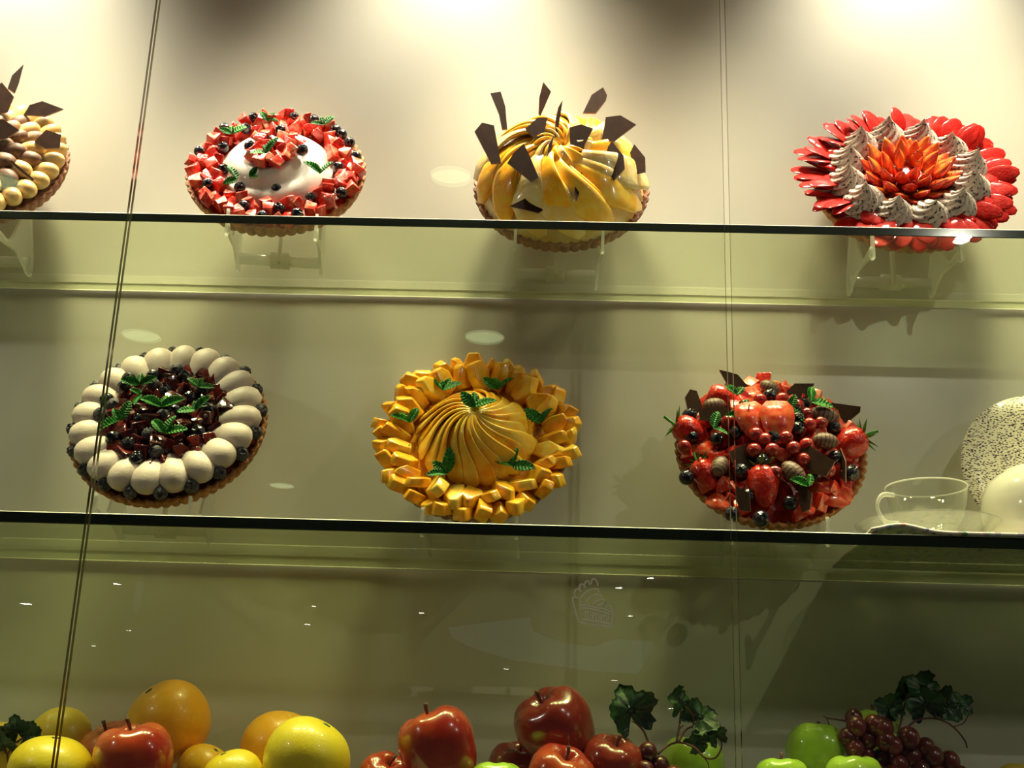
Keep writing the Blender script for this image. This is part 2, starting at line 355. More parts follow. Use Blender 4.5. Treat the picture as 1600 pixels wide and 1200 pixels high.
SHARDS = [[(-.2, 0), (.12, 0), (.42, .95), (.1, 1.2), (-.35, 1.0)], [(-.1, 0), (.3, .15), (.45, .8), (-.05, 1.1), (-.42, .75)], [(-.06, 0), (.1, 0), (.28, .9), (.02, 1.15), (-.25, .95)],
          [(-.32, 0), (.25, .05), (.5, .7), (.1, 1.0), (-.45, .8)]]
def shard(t, x, y, z, size, poly, spin, turn, tilt=(0, 0), th=.0022):
    V, Fc = prism([(px * size, pz * size) for px, pz in poly], th)
    n = len(poly); me = mk('chocolate_shard', V, Fc, ['choc', 'choc_edge'], [0, 0] + [1] * n, False)
    return put('chocolate_shard', me, t, T(x, y, z) @ tilt_m(tilt) @ Rz(turn) @ Ry(spin))
def tilt_m(t): return Rx(t[0]) @ Ry(t[1])
def slice_mesh(name, m, r0, r1, z0, z1, twist, w, th, tilt=.5, n=12, pw=2.0, tip=.5, base=.35, curl=0, zp=1.0, wob=0):
    Cc = []
    for i in range(n):
        v = i / (n - 1); r = r0 + (r1 - r0) * v; a = twist * v ** 1.1
        Cc.append(Vector((r * math.cos(a), r * math.sin(a), z0 + (z1 - z0) * v ** zp + curl * math.sin(PI * v) + wob * math.sin(9 * v))))
    Wd = []; Nd = []; ws = []; ts = []
    for i in range(n):
        d = (Cc[min(i + 1, n - 1)] - Cc[max(i - 1, 0)]).normalized(); s = Vector((0, 0, 1)).cross(d).normalized(); u = d.cross(s)
        Wd.append(s * math.cos(tilt) + u * math.sin(tilt)); Nd.append(-s * math.sin(tilt) + u * math.cos(tilt))
        v = i / (n - 1); f = (base + (1 - base) * math.sin(PI * min(v / .75, 1) / 2)) if v < .75 else (tip + (1 - tip) * math.cos(PI / 2 * (v - .75) / .25))
        if i in (0, n - 1): f *= .45
        ws.append(w * f); ts.append(th * (1 if 0 < i < n - 1 else .5))
    V, Fc = loft(Cc, Wd, Nd, ws, ts, 14, .75); return mk(name, V, Fc, m)
def dollop(m, twist=0, ridges=0, sharp=.0, name='cream_dollop', L=1.6, H=.9):
    # teardrop lying radially: fat end at +x, unit width
    n = 16; Cc = []; w = []; t = []
    for i in range(n):
        v = i / (n - 1); x = -L * .62 + L * v
        f = math.sin(PI * min(1, .02 + v * .98)) ** .5 * (.35 + .65 * v ** .6) * 1.08 if v < .999 else .02
        Cc.append(Vector((x, 0, .22 * v))); w.append(.52 * f + .01); t.append(.52 * H * f + .01)
    V, Fc = loft(Cc, [Vector((0, 1, 0))] * n, [Vector((0, 0, 1))] * n, w, t, 22); return mk(name, V, Fc, m)
def ring_sites(n, r, jr=0, ja=0): return [(i, 2 * PI * (i + rr(-ja, ja)) / n, r + rr(-jr, jr)) for i in range(n)]
def scatter(n, rmin, rmax, dmin, avoid=(), tries=4000):
    out = []
    for _ in range(tries):
        if len(out) >= n: break
        r = math.sqrt(rr(rmin ** 2, rmax ** 2)); a = rr(0, 2 * PI); p = (r * math.cos(a), r * math.sin(a))
        if all((p[0] - q[0]) ** 2 + (p[1] - q[1]) ** 2 > dmin ** 2 for q in out) and all((p[0] - q[0]) ** 2 + (p[1] - q[1]) ** 2 > q[2] ** 2 for q in avoid): out.append(p)
    return out
def rrot(): return Euler((rr(0, 6.28), rr(0, 6.28), rr(0, 6.28))).to_matrix().to_4x4()
def faceup(a=.5): return Rz(rr(0, 6.28)) @ Rx(rr(-a, a)) @ Ry(rr(-a, a))
def blueberry(t, x, y, z, r, me=None, face=None):
    put('blueberry', me or BLUE, t, T(x, y, z) @ (faceup(.7) if face is None else face) @ Sc(r))
def cropx(o, s, L): return [(o[0] + x / s, o[1] + y / s) for x, y in L]

# === tart 1: strawberry dice, blueberries, swirl of white cream
def tart_diced():
    R = .131; mt = tart_frame(-.414, 1.664, ZU, R, .06, LEAN, -.010)
    t = thing('fruit_tart', 'round tart of diced strawberries and blueberries around white whipped cream', 'tart', mt)
    crust(t, R, .024); dome(t, 'glaze', R * .95, .020, .004, 'glaze_red')
    def sw(r, a):
        k = a * 1 + r * 80; return .0065 * (math.sin(k) ** 2) ** .6 * min(1, r / .03) * (1 if r < .078 else max(0, (.086 - r) / .008))
    dome(t, 'whipped_cream', .084, .026, .026, 'cream', 2.4, sw)
    hz = lambda r: .030 + .026 * max(0, 1 - (r / .084) ** 2.4)
    o = (280, 140); s = 4.706; av = []
    for px, py in cropx(o, s, [(312, 275), (487, 290), (845, 210), (150, 460), (325, 430), (325, 590), (210, 700), (445, 725), (475, 860), (718, 740), (735, 880), (965, 805), (1200, 765), (1170, 575), (1355, 495), (1370, 360), (1195, 335), (1225, 260), (530, 180), (1050, 165), (900, 1000), (600, 980)]):
        x, y = tlocal(mt, px, py, .036); q_ = min(1, .119 / math.hypot(x, y)); x *= q_; y *= q_; blueberry(t, x, y, .037, .0088); av.append((x, y, .0125))
    ctr = []
    for px, py in cropx(o, s, [(745, 300), (690, 380), (905, 445), (520, 420)]):
        x, y = tlocal(mt, px, py, .062); blueberry(t, x, y, .062, .0092); ctr.append((x, y, .012))
    for x, y in scatter(26, 0, .040, .0125, ctr):
        y2 = y + .012; put('strawberry_piece', random.choice(DICE), t, T(x * .9, y2, .058 + .006 * (1 - (x * x + y * y) / .0016)) @ rrot() @ Sc(rr(.013, .017)))
    k = 0
    for x, y in scatter(74, .086, .124, .0128, av):
        put('strawberry_piece', random.choice(DICE), t, T(x, y, .031 + rr(0, .006)) @ rrot() @ Sc(rr(.0135, .0175)))
    for (px, py), h, sz, a, n in zip(cropx(o, s, [(385, 325), (655, 235), (1060, 260), (640, 470), (1035, 620), (425, 660), (520, 655)]), (.046, .044, .046, .074, .056, .046, .048), (.021, .019, .018, .024, .026, .024, .017), (.3, -.4, .2, .6, .15, 1.4, -1.2), (3, 3, 3, 3, 2, 2, 2)):
        x, y = tlocal(mt, px, py, h); sprig(t, x, y, h, sz, a, n)
    return t
# plates of chocolate given as outlines, shared by the other chocolate tarts
def shard_outline(t, mt, o, s, poly, h, turn, up=.12, th=.0011):
    P = cropx(o, s, poly)
    if callable(h):      # stand the shard where its foot meets the topping
        lo_ = sorted(P, key=lambda p: -p[1])[:2]; cx = sum(p[0] for p in lo_) / 2; cy = sum(p[1] for p in lo_) / 2 - 3; k = .13; best = (9, .1)
        while k > .03:
            x, y = tlocal(mt, cx, cy, k)
            g = k - h(min(.128, math.hypot(x, y))) + max(0, math.hypot(x, y) - .118) * 2
            if g < best[0]: best = (g, k)
            if g <= 0: break
            k -= .001
        h = best[1] + .001
    else: cx = sum(p[0] for p in P) / len(P); cy = sum(p[1] for p in P) / len(P)
    x, y = tlocal(mt, cx, cy, h); c = mt @ Vector((x, y, h)); nrm = Vector((math.sin(turn), -math.cos(turn), up)).normalized()
    W3 = [ray(px, py) * (c.dot(nrm) / ray(px, py).dot(nrm)) for px, py in P]; inv = mt.inverted(); n = len(P)
    V = [inv @ (p + nrm * th) for p in W3] + [inv @ (p - nrm * th) for p in W3]
    Fc = [tuple(range(n)), tuple(range(2 * n - 1, n - 1, -1))] + [(i, i + n, (i + 1) % n + n, (i + 1) % n) for i in range(n)]
    put('chocolate_shard', mk('chocolate_shard', V, Fc, ['choc', 'choc_edge'], [0, 0] + [1] * n, False), t)
# === tart 2: banana and mango with chocolate shards
def tart_banana():
    R = .130; mt = tart_frame(.006, 1.695, ZU, R, .0, LEAN, -.011)
    t = thing('fruit_tart', 'domed tart of swirled banana and mango slices stuck with dark chocolate shards, upper shelf', 'tart', mt)
    crust(t, R, .022, 'crust_dark'); dome(t, 'custard_filling', R * .95, .018, .064, 'banana', 5)
    kinds = [('mango_slice', 'mango', .020), ('mango_slice', 'mango_pale', .021), ('banana_slice', 'banana', .024)]
    ms = {}
    for nm, m_, w in kinds:
        for q in range(2): ms[(m_, q)] = slice_mesh(nm, m_, .010, .124 + .005 * q, .090, .034, 1.0 + .25 * q, w * 1.08, .0045, .62, 16, tip=.62, base=.3, curl=.008, zp=4.0, wob=.0014)
    order = [0, 1, 0, 2, 2, 0, 1, 0, 0, 2, 2, 2, 0, 1, 0, 1, 2, 2, 0, 0, 1, 2, 2, 0, 1, 0, 2, 1]
    for i, k in enumerate(order):
        nm, m_, w = kinds[k]; a = 2 * PI * i / len(order)
        put(nm, ms[(m_, i % 2)], t, Rz(a + 1.2 + rr(-.05, .05)) @ T(0, 0, rr(-.001, .002)) @ Sc(1, 1, rr(.95, 1.05)))
    for i in range(16):
        nm, m_, w = kinds[(0, 2, 1)[i % 3]]; a = 2 * PI * (i + .5) / 16
        put(nm, ms[(m_, i % 2)], t, Rz(a) @ T(0, 0, .010) @ Sc(.55, .55, .98))
    # shards: centre pixel, outline in crop pixels
    o = (700, 110); s = 4.138
    SH = [([(275, 150), (340, 140), (370, 235), (383, 385), (350, 385), (330, 285)], .045, .2), ([(615, 78), (665, 140), (622, 240), (595, 300), (585, 280), (590, 175)], .05, .5),
          ([(1003, 112), (1028, 160), (1020, 195), (955, 280), (872, 280), (930, 160)], .045, -.3), ([(220, 340), (297, 358), (343, 603), (280, 606), (172, 397)], .05, .15),
          ([(500, 378), (580, 308), (643, 310), (612, 455), (575, 457)], .066, 0), ([(785, 372), (860, 350), (938, 378), (885, 480), (872, 535), (828, 528), (788, 468)], .066, 0),
          ([(1020, 305), (1115, 293), (1215, 352), (1075, 460), (995, 452)], .045, -.1), ([(490, 476), (530, 560), (584, 690), (540, 724), (384, 600), (425, 535)], .062, .1),
          ([(1060, 462), (1135, 552), (1143, 635), (1070, 716), (1025, 620), (1032, 500)], .058, -.5), ([(1205, 480), (1275, 566), (1278, 658), (1212, 672), (1148, 588)], .04, -.2),
          ([(398, 880), (612, 775), (672, 830), (668, 870), (585, 924)], .055, .1), ([(738, 196), (728, 270), (705, 420), (690, 440), (692, 330), (712, 240)], .07, .9),
          ([(683, 418), (665, 510), (645, 590), (634, 575), (650, 480)], .07, .9), ([(880, 642), (862, 740), (830, 845), (812, 790), (840, 680)], .066, 1.0)]
    surf = lambda r: .054 + .056 * max(0, 1 - (r / .130) ** 4)
    for poly, h, turn in SH: shard_outline(t, mt, o, s, poly, surf, turn * .6)
    return t
# === tart 3: strawberries with rosettes
def straw_slice():
    n = 12; Cc = []; w = []; t = []
    for i in range(n):
        v = i / (n - 1); Cc.append(Vector((v, 0, .10 * math.sin(PI * v)))); f = math.sqrt(max(0, 1 - ((v - .52) / .50) ** 2)) * (1 - .25 * v) + .04
        w.append(.40 * f); t.append(.09 * max(f, .2))
    V, Fc = loft(Cc, [Vector((0, 1, 0))] * n, [Vector((0, 0, 1))] * n, w, t, 16, .9); return mk('strawberry_slice', V, Fc, 'straw_petal')
def wedge():
    n = 10; V = []; Fc = []; idx = []; ns = 10
    for i in range(n):
        v = i / (n - 1); f = (.55 + .45 * math.sin(PI * min(v / .5, 1) / 2)) * (1 - max(0, (v - .35) / .65) ** 1.6) + .02
        for k in range(ns):
            if k < 4: x = (-1 + 2 * k / 3); V.append(Vector((v, x * .30 * f, .10 * f * (1 - abs(x)) + .1 * v * v)))
            else: a = PI * (k - 3) / (ns - 3); V.append(Vector((v, math.cos(a) * .30 * f, -math.sin(a) * .24 * f + .1 * v * v)))
    for i in range(n - 1):
        for k in range(ns): Fc.append((i * ns + k, i * ns + (k + 1) % ns, (i + 1) * ns + (k + 1) % ns, (i + 1) * ns + k)); idx.append(0 if k < 3 else 1)
    Fc.append(tuple(range(ns - 1, -1, -1))); Fc.append(tuple(range((n - 1) * ns, n * ns))); idx += [0, 1]
    return mk('strawberry_wedge', V, Fc, ['straw_orange', 'straw_skin'], idx)
def rosette(m='rosette', ridges=9, name='cream_rosette'):
    prof = [(.55, 0), (.92, .08), (1.0, .3), (.92, .55), (.74, .8), (.54, 1.02), (.36, 1.22), (.20, 1.42), (.08, 1.62), (.01, 1.75)]
    P = []
    for i in range(len(prof) - 1):
        for q in range(3): f = q / 3; P.append((prof[i][0] * (1 - f) + prof[i + 1][0] * f, prof[i][1] * (1 - f) + prof[i + 1][1] * f))
    P.append(prof[-1])
    def mod(a, r, z, k): return (r * (1 + .24 * (abs(math.sin(ridges / 2 * (a - z * 1.7))) ** .7 * 2 - 1.25)), z)
    V, Fc = lathe(P, 72, mod); return mk(name, V, Fc, m)
def tart_strawberry():
    R = .133; mt = tart_frame(.517, 1.700, ZU, R, -.03)
    t = thing('fruit_tart', 'tart of fanned strawberry slices with a ring of piped grey cream rosettes', 'tart', mt)
    crust(t, R, .022); dome(t, 'glaze', R * .95, .02, .012, 'glaze_red')
    sl = straw_slice(); k = 0
    for i in range(14):
        a0 = 2 * PI * i / 14 + rr(-.06, .06); long = rr(.95, 1.2)
        for j in range(6):
            a = a0 + (j - 2.5) * .072; L = rr(.047, .056) * long * (1 - .05 * abs(j - 2.5))
            put('strawberry_slice', sl, t, Rz(a) @ T(R * .80 + rr(-.004, .006), 0, .030 + .003 * j) @ Rz((j - 2) * .10 + rr(-.2, .2)) @ Ry(-.10 + rr(-.22, .16)) @ Rx(.30 + rr(-.15, .15)) @ Sc(L, L * .78, L * .40))
            k += 1
    for i in range(22):
        a = 2 * PI * i / 22 + rr(-.1, .1); L = rr(.036, .045)
        put('strawberry_slice', sl, t, Rz(a) @ T(R * .66, 0, .036) @ Ry(-.2) @ Rx(rr(-.3, .3)) @ Sc(L))
    ros = rosette(); rs = []
    for i in range(12):
        a = 2 * PI * (i + .35) / 12; q = rr(.0255, .028); rs.append((a, q))
        put('cream_rosette', ros, t, Rz(a) @ T(.0925, 0, .034) @ Ry(rr(-.15, .2)) @ Rz(rr(0, 6)) @ Sc(q * 1.0, q * 1.0, q * 1.02))
    dome(t, 'strawberry_filling', .072, .030, .020, 'glaze_red')
    wd = wedge(); n = 44
    for i in range(n):
        f = (i + .5) / n; r = .004 + .044 * math.sqrt(f); a = i * 2.39996; el = 1.35 - 1.0 * math.sqrt(f)
        L = (.030 + .012 * math.sin(PI * f)) * rr(.9, 1.12)
        put('strawberry_wedge', wd, t, Rz(a) @ T(r, 0, .052 - .018 * f) @ Ry(-el) @ Rx(rr(-.15, .15)) @ Sc(L, L * 1.05, L))
    P = []
    for i in range(150):
        r = math.sqrt(rr(0, .07 ** 2)); a = rr(0, 6.283); z = .080 - .40 * r + rr(-.006, .008)
        b = rr(.0009, .0018); P.append(([(r * math.cos(a) + b * dx, r * math.sin(a) + b * dy, z + b * dz) for dx, dy, dz in ((1, 0, 0), (-1, 0, 0), (0, 1, 0), (0, -1, 0), (0, 0, 1), (0, 0, -1))],
                  [(0, 2, 4), (2, 1, 4), (1, 3, 4), (3, 0, 4), (2, 0, 5), (1, 2, 5), (3, 1, 5), (0, 3, 5)]))
    V, Fc = merge(*P); put('chocolate_crumbs', mk('crumbs', V, Fc, 'crumb'), t)['kind'] = 'stuff'
    return t
# === tart 0: custard dollops and cocoa, cut by the left frame edge
def tart_cocoa():
    R = .131; mt = tart_frame(-.872, 1.680, ZU, R, .05)
    t = thing('fruit_tart', 'tart ringed with yellow custard dollops, cocoa dusted, cut by the left edge', 'tart', mt)
    crust(t, R, .022, 'crust_dark'); dome(t, 'custard_filling', R * .93, .018, .022, 'cocoa')
    d1 = dollop('custard'); d2 = dollop('cocoa'); b = ball('cocoa', name='cream_ball')
    for i in range(30): a = 2 * PI * i / 30; put('cream_dollop', d1, t, Rz(a) @ T(.112, 0, .030) @ Ry(-.12) @ Sc(.037, .031, .034))
    for i in range(22): a = 2 * PI * (i + .5) / 22; put('cream_dollop', d2 if i % 2 else d1, t, Rz(a) @ T(.084, 0, .042) @ Ry(.1) @ Sc(.034, .030, .032))
    for i in range(14): a = 2 * PI * (i + rr(-.2, .2)) / 14; put('cocoa_dollop', d2, t, Rz(a) @ T(.062, 0, .050) @ Ry(.1) @ Sc(.032, .030, .032))
    for x, y in scatter(16, 0, .05, .018): put('cocoa_ball', b, t, T(x, y, .062 - 2 * (x * x + y * y)) @ Sc(rr(.009, .0125)))
    o = (0, 80); s = 3.243
    for poly, h, tn in [([(120, 68), (95, 165), (75, 215), (38, 190), (60, 125)], .06, .5), ([(120, 325), (150, 275), (215, 255), (322, 295), (230, 332)], .06, .1), ([(-40, 200), (10, 160), (70, 232), (40, 310), (-30, 320)], .075, .1),
                        ([(175, 460), (235, 400), (310, 425), (303, 492), (230, 495)], .062, 0), ([(-30, 350), (15, 345), (98, 402), (40, 440), (-40, 455)], .078, .1), ([(45, 560), (60, 556), (172, 650), (165, 658)], .065, .3)]:
        shard_outline(t, mt, o, s, poly, h, tn)
    return t
# === tart 4: blueberry and jelly
def tart_blueberry():
    R = .134; mt = tart_frame(-.531, 1.648, ZL, R, -.02)
    t = thing('fruit_tart', 'tart ringed with pale cream domes around dark red jelly cubes and blueberries', 'tart', mt)
    crust(t, R, .024, 'crust', 60); dome(t, 'glaze', R * .95, .02, .012, 'jelly')
    d = dollop('mousse', L=1.5, H=.95)
    for i in range(20):
        a = 2 * PI * i / 20; put('cream_dollop', d, t, Rz(a) @ T(.1055, 0, .034) @ Rz(rr(-.15, .15)) @ Ry(rr(-.05, .1)) @ Sc(.0465, .050 * rr(.94, 1.06), .042))
        a += PI / 20; blueberry(t, .1275 * math.cos(a), .1275 * math.sin(a), .036, rr(.0092, .0105), BLOOM, Rz(a) @ Ry(rr(.3, 1.2)) @ Rz(rr(0, 6)))
    o = (80, 540); s = 4.286; av = []
    for (px, py), h in zip(cropx(o, s, [(845, 165), (685, 205), (490, 280), (680, 265), (895, 215), (765, 310), (1020, 300), (420, 400), (590, 500), (750, 475), (830, 440), (1055, 430), (985, 580), (415, 620), (515, 665), (655, 600), (705, 710), (375, 365), (570, 760), (330, 465), (930, 350), (520, 225)]), [.050] * 22):
        x, y = tlocal(mt, px, py, h); blueberry(t, x, y, h, .0105, BLOOM if rr(0, 1) < .35 else BLUE); av.append((x, y, .0135))
    for x, y in scatter(56, 0, .086, .0145, av): put('jelly_cube', random.choice(JELL), t, T(x, y, .040 + .008 * (1 - (x * x + y * y) / .0074) + rr(-.002, .005)) @ rrot() @ Sc(rr(.017, .021)))
    for (px, py), sz, a, n in zip(cropx(o, s, [(590, 250), (735, 400), (985, 265), (965, 420), (460, 490), (755, 575), (600, 320)]), (.024, .028, .024, .022, .030, .030, .018), (.1, .0, -.3, .6, .9, -.3, 2.2), (3, 3, 3, 3, 3, 3, 2)):
        x, y = tlocal(mt, px, py, .066); sprig(t, x, y, .062, sz, a, n, .35)
    return t
# === tart 5: mango
def mango_chunk():
    poly = [(-.5, -.28), (-.42, .3), (.1, .42), (.55, .22), (.62, -.12), (.2, -.42)]
    V = [(x + rr(-.09, .09), y + rr(-.09, .09), -.24) for x, y in poly]; V += [(x * rr(.75, .95), y * rr(.75, .95), .24 + rr(-.06, .06)) for x, y, _ in V]
    n = 6; Fc = [tuple(range(n - 1, -1, -1)), tuple(range(n, 2 * n))] + [(i, (i + 1) % n, (i + 1) % n + n, i + n) for i in range(n)]
    return bevelled(V, Fc, random.choice((['mango'], ['mango_pale'])), None, .07, 2)
def tart_mango():
    R = .128; mt = tart_frame(-.1055, 1.688, ZL, R, .0)
    t = thing('fruit_tart', 'golden mango tart with a spiral of slices inside a ring of chunks', 'tart', mt)
    crust(t, R, .022, 'crust_dark'); dome(t, 'glaze', R * .95, .02, .018, 'glaze_orange')
    ch = [mango_chunk() for _ in range(8)]
    for i, a, r in ring_sites(34, .126, .004, .15): s_ = rr(.038, .047); put('mango_chunk', random.choice(ch), t, Rz(a) @ T(r, 0, .034 + rr(0, .005)) @ Rz(rr(-.5, .5)) @ Ry(-rr(.5, 1.1)) @ Rx(rr(-.8, .8)) @ Sc(s_, s_ * .85, s_ * .8))
    for i, a, r in ring_sites(28, .107, .004, .15): s_ = rr(.038, .047); put('mango_chunk', random.choice(ch), t, Rz(a) @ T(r, 0, .040 + rr(0, .005)) @ Rz(rr(-.5, .5)) @ Ry(-rr(.3, .9)) @ Rx(rr(-.8, .8)) @ Sc(s_, s_ * .85, s_ * .75))
    dome(t, 'mango_filling', .074, .030, .050, 'mango', 1.4)
    sl = [slice_mesh('mango_slice', m_, .001, .083, .092, .037, 1.25, .0185, .0026, .85, 16, tip=.4, base=.22, curl=.006, zp=1.15) for m_ in ('mango', 'mango_pale')]
    for i in range(22): put('mango_slice', sl[i % 3 != 0], t, Rz(2 * PI * i / 22 + .4) @ Sc(rr(.95, 1.06), rr(.95, 1.06), 1))
    o = (560, 540); s = 4.138
    for (px, py), h, sz, a, n in zip(cropx(o, s, [(545, 290), (905, 285), (330, 500), (750, 400), (1185, 500), (995, 780), (570, 830)]), (.052, .052, .052, .098, .052, .052, .052), (.026, .028, .026, .030, .026, .030, .030), (-.5, .2, .4, .0, .2, -.3, .8), (3, 3, 2, 3, 2, 3, 3)):
        x, y = tlocal(mt, px, py, h); sprig(t, x, y, h, sz, a, n)
    P = []
    for i in range(90):
        r = rr(.060, .098); a = rr(0, 6.283); z = .046; b = rr(.0008, .0016)
        P.append(([(r * math.cos(a) + b * dx, r * math.sin(a) + b * dy, z + b * dz) for dx, dy, dz in ((1, 0, 0), (-1, 0, 0), (0, 1, 0), (0, -1, 0), (0, 0, 1), (0, 0, -1))],
                  [(0, 2, 4), (2, 1, 4), (1, 3, 4), (3, 0, 4), (2, 0, 5), (1, 2, 5), (3, 1, 5), (0, 3, 5)]))
    V, Fc = merge(*P); put('chopped_nuts', mk('nuts', V, Fc, 'pist'), t)['kind'] = 'stuff'
    return t
# === tart 6: mixed berries
def whole_straw(half=False):
    prof = [(.02, -.62), (.30, -.60), (.46, -.42), (.50, -.15), (.44, .15), (.32, .42), (.17, .62), (.02, .70)]
    P = []
    for i in range(len(prof) - 1):
        for q in range(3): f = q / 3; P.append((prof[i][0] * (1 - f) + prof[i + 1][0] * f, prof[i][1] * (1 - f) + prof[i + 1][1] * f))
    P.append(prof[-1])
    if not half: V, Fc = lathe(P, 26); return mk('strawberry', V, Fc, 'straw_skin')
    n = 16; V = []; Fc = []; idx = []
    for r, z in P:
        for k in range(n): a = PI * k / (n - 1); V.append((r * math.cos(a), -r * math.sin(a) * .8, z))
    for j in range(len(P) - 1):
        for k in range(n): a = j * n + k; b = j * n + (k + 1) % n; Fc.append((a, b, b + n, a + n)); idx.append(1 if k == n - 1 else 0)
    return mk('strawberry_half', V, Fc, ['straw_skin', 'straw_cut'], idx)
def calyx():
    P = []
    for k in range(8):
        a = 2 * PI * k / 8 + rr(-.1, .1); L = rr(.38, .55); c, s_ = math.cos(a), math.sin(a)
        pts = [(0, 0, 0), (.5, .10, .06), (.5, -.10, .06), (1, 0, .22), (.5, 0, -.02)]
        V = [((x * c - y * s_) * L, (x * s_ + y * c) * L, z * L) for x, y, z in pts]; P.append((V, [(0, 2, 3, 1), (0, 1, 4), (1, 3, 4), (3, 2, 4), (2, 0, 4)]))
    P.append(tube([(0, 0, 0), (.02, 0, .15), (.06, 0, .3)], .035, 6)); V, Fc = merge(*P); return mk('calyx', V, Fc, 'calyx', None, False)
def tart_berries():
    R = .130; mt = tart_frame(.302, 1.684, ZL, R, -.02)
    t = thing('fruit_tart', 'tart heaped with strawberries, blueberries, striped chocolate eggs and chocolate shards, lower shelf', 'tart', mt)
    crust(t, R, .024, 'crust', 60); dome(t, 'glaze', R * .95, .02, .020, 'glaze_red')
    sf = lambda x, y: .030 + .026 * max(0, 1 - (x * x + y * y) / (.105 ** 2))
    o = (1030, 560); s = 4.285; SK = whole_straw(); HF = whole_straw(True); CX = calyx(); av = []
    for px, py, sz, a, cal in [(215, 450, .040, 1.2, 1), (700, 840, .044, .1, 1), (310, 740, .034, .5, 1), (1270, 545, .044, -1.1, 1), (430, 250, .038, 1.2, 0)]:
        x, y = tlocal(mt, *cropx(o, s, [(px, py)])[0], .055); av.append((x, y, .02)); z = sf(x, y) + .012
        b = put('strawberry', SK, t, T(x, y, z) @ Rz(a) @ Rx(PI / 2 + .25) @ Sc(sz))
        if cal: put('calyx', CX, b, T(0, 0, -.60) @ Rx(PI) @ Sc(1.5))
    for px, py, sz, a, tl in [(620, 430, .046, .5, 1.2), (790, 440, .050, 0, 1.25), (640, 250, .044, .3, .8), (290, 560, .044, .7, .4), (1170, 880, .050, -1.2, .3), (1100, 830, .036, 1.0, .2), (990, 960, .03, .4, .2), (400, 930, .032, .8, .2)]:
        h = .075 if 300 < py < 460 and px > 500 else .05; x, y = tlocal(mt, *cropx(o, s, [(px, py)])[0], h); av.append((x, y, .016)); z = sf(x, y) + .010 + (.012 if h > .06 else 0)
        put('strawberry_half', HF, t, T(x, y, z + .004) @ Rz(a * .5) @ Rx(PI / 2 + .25) @ Sc(sz * .95, sz * .8, sz) if tl > 1 else T(x, y, z) @ Rz(a) @ Rx(PI / 2 - .2) @ Sc(sz * .85, sz * .7, sz * .8))
    EG = ball('egg', 28, 1.0, 'chocolate_egg')
    for px, py, L, a in [(745, 180, .030, -.6), (375, 285, .032, .15), (410, 690, .034, 1.2), (900, 760, .038, -.85), (1115, 550, .034, -.1), (1110, 375, .040, -.3)]:
        x, y = tlocal(mt, *cropx(o, s, [(px, py)])[0], .065); av.append((x, y, .019)); z = sf(x, y) + .020
        put('chocolate_egg', EG, t, T(x, y, z) @ Rz(a) @ Ry(.1) @ Sc(L * .52, L * .34, L * .32))
    for px, py in [(205, 360), (220, 500), (385, 550), (380, 435), (510, 530), (740, 275), (970, 330), (900, 395), (915, 450), (910, 520), (1170, 465), (750, 585), (685, 720), (550, 760), (185, 770), (880, 940), (685, 1045), (490, 1015), (1290, 740), (1180, 660), (1050, 770), (600, 890)]:
        x, y = tlocal(mt, *cropx(o, s, [(px, py)])[0], .055); av.append((x, y, .010)); blueberry(t, x, y, sf(x, y) + .016, rr(.0098, .0115))
    for px, py in [(670, 310), (820, 300), (915, 350), (985, 400), (1000, 475), (1080, 450), (630, 650), (750, 655), (890, 640), (700, 590), (570, 340), (460, 450), (840, 580), (770, 780), (960, 700), (520, 400), (170, 560), (1140, 740), (640, 555), (980, 610)]:
        x, y = tlocal(mt, *cropx(o, s, [(px, py)])[0], .058); av.append((x, y, .009)); put('red_currant', CURR, t, T(x, y, sf(x, y) + .018) @ Sc(rr(.0088, .0108)))
    for x, y in scatter(66, 0, .118, .0135, [(p[0], p[1], p[2] * .55) for p in av]):
        put('strawberry_piece', random.choice(DICE), t, T(x, y, sf(x, y) + .004) @ rrot() @ Sc(rr(.016, .021)))
    for poly, h, tn in [([(402, 78), (455, 90), (525, 110), (592, 185), (560, 205), (500, 205), (455, 175)], .05, .1), ([(205, 208), (250, 220), (290, 330), (255, 370), (190, 340), (172, 262)], .05, .3),
                        ([(265, 345), (340, 325), (445, 325), (500, 380), (440, 425), (270, 415)], .062, -.1), ([(905, 170), (1038, 170), (990, 270), (890, 330), (850, 225)], .055, .1),
                        ([(1115, 293), (1350, 325), (1345, 360), (1250, 440), (1215, 400), (1200, 350)], .05, -.3), ([(960, 558), (1180, 690), (1120, 790), (1000, 760), (935, 620)], .070, -.5),
                        ([(925, 805), (1025, 905), (1010, 1010), (960, 1035), (935, 960)], .060, -.4), ([(510, 850), (605, 905), (612, 1025), (545, 1020), (510, 940)], .058, -.3), ([(470, 625), (600, 565), (640, 700), (560, 760), (500, 720)], .062, .3),
                        ([(1215, 600), (1250, 690), (1250, 830), (1215, 800)], .055, -.9)]:
        shard_outline(t, mt, o, s, poly, h, tn)
    for (px, py), sz, a in zip(cropx(o, s, [(570, 380), (360, 460), (860, 345), (520, 240), (1020, 285), (1010, 820)]), (.026, .024, .026, .022, .024, .022), (.9, -1.0, -1.2, .1, -.9, .3)):
        x, y = tlocal(mt, px, py, .078); sprig(t, x, y, .076 if py < 680 else .066, sz, a, 2, .2)
    return t

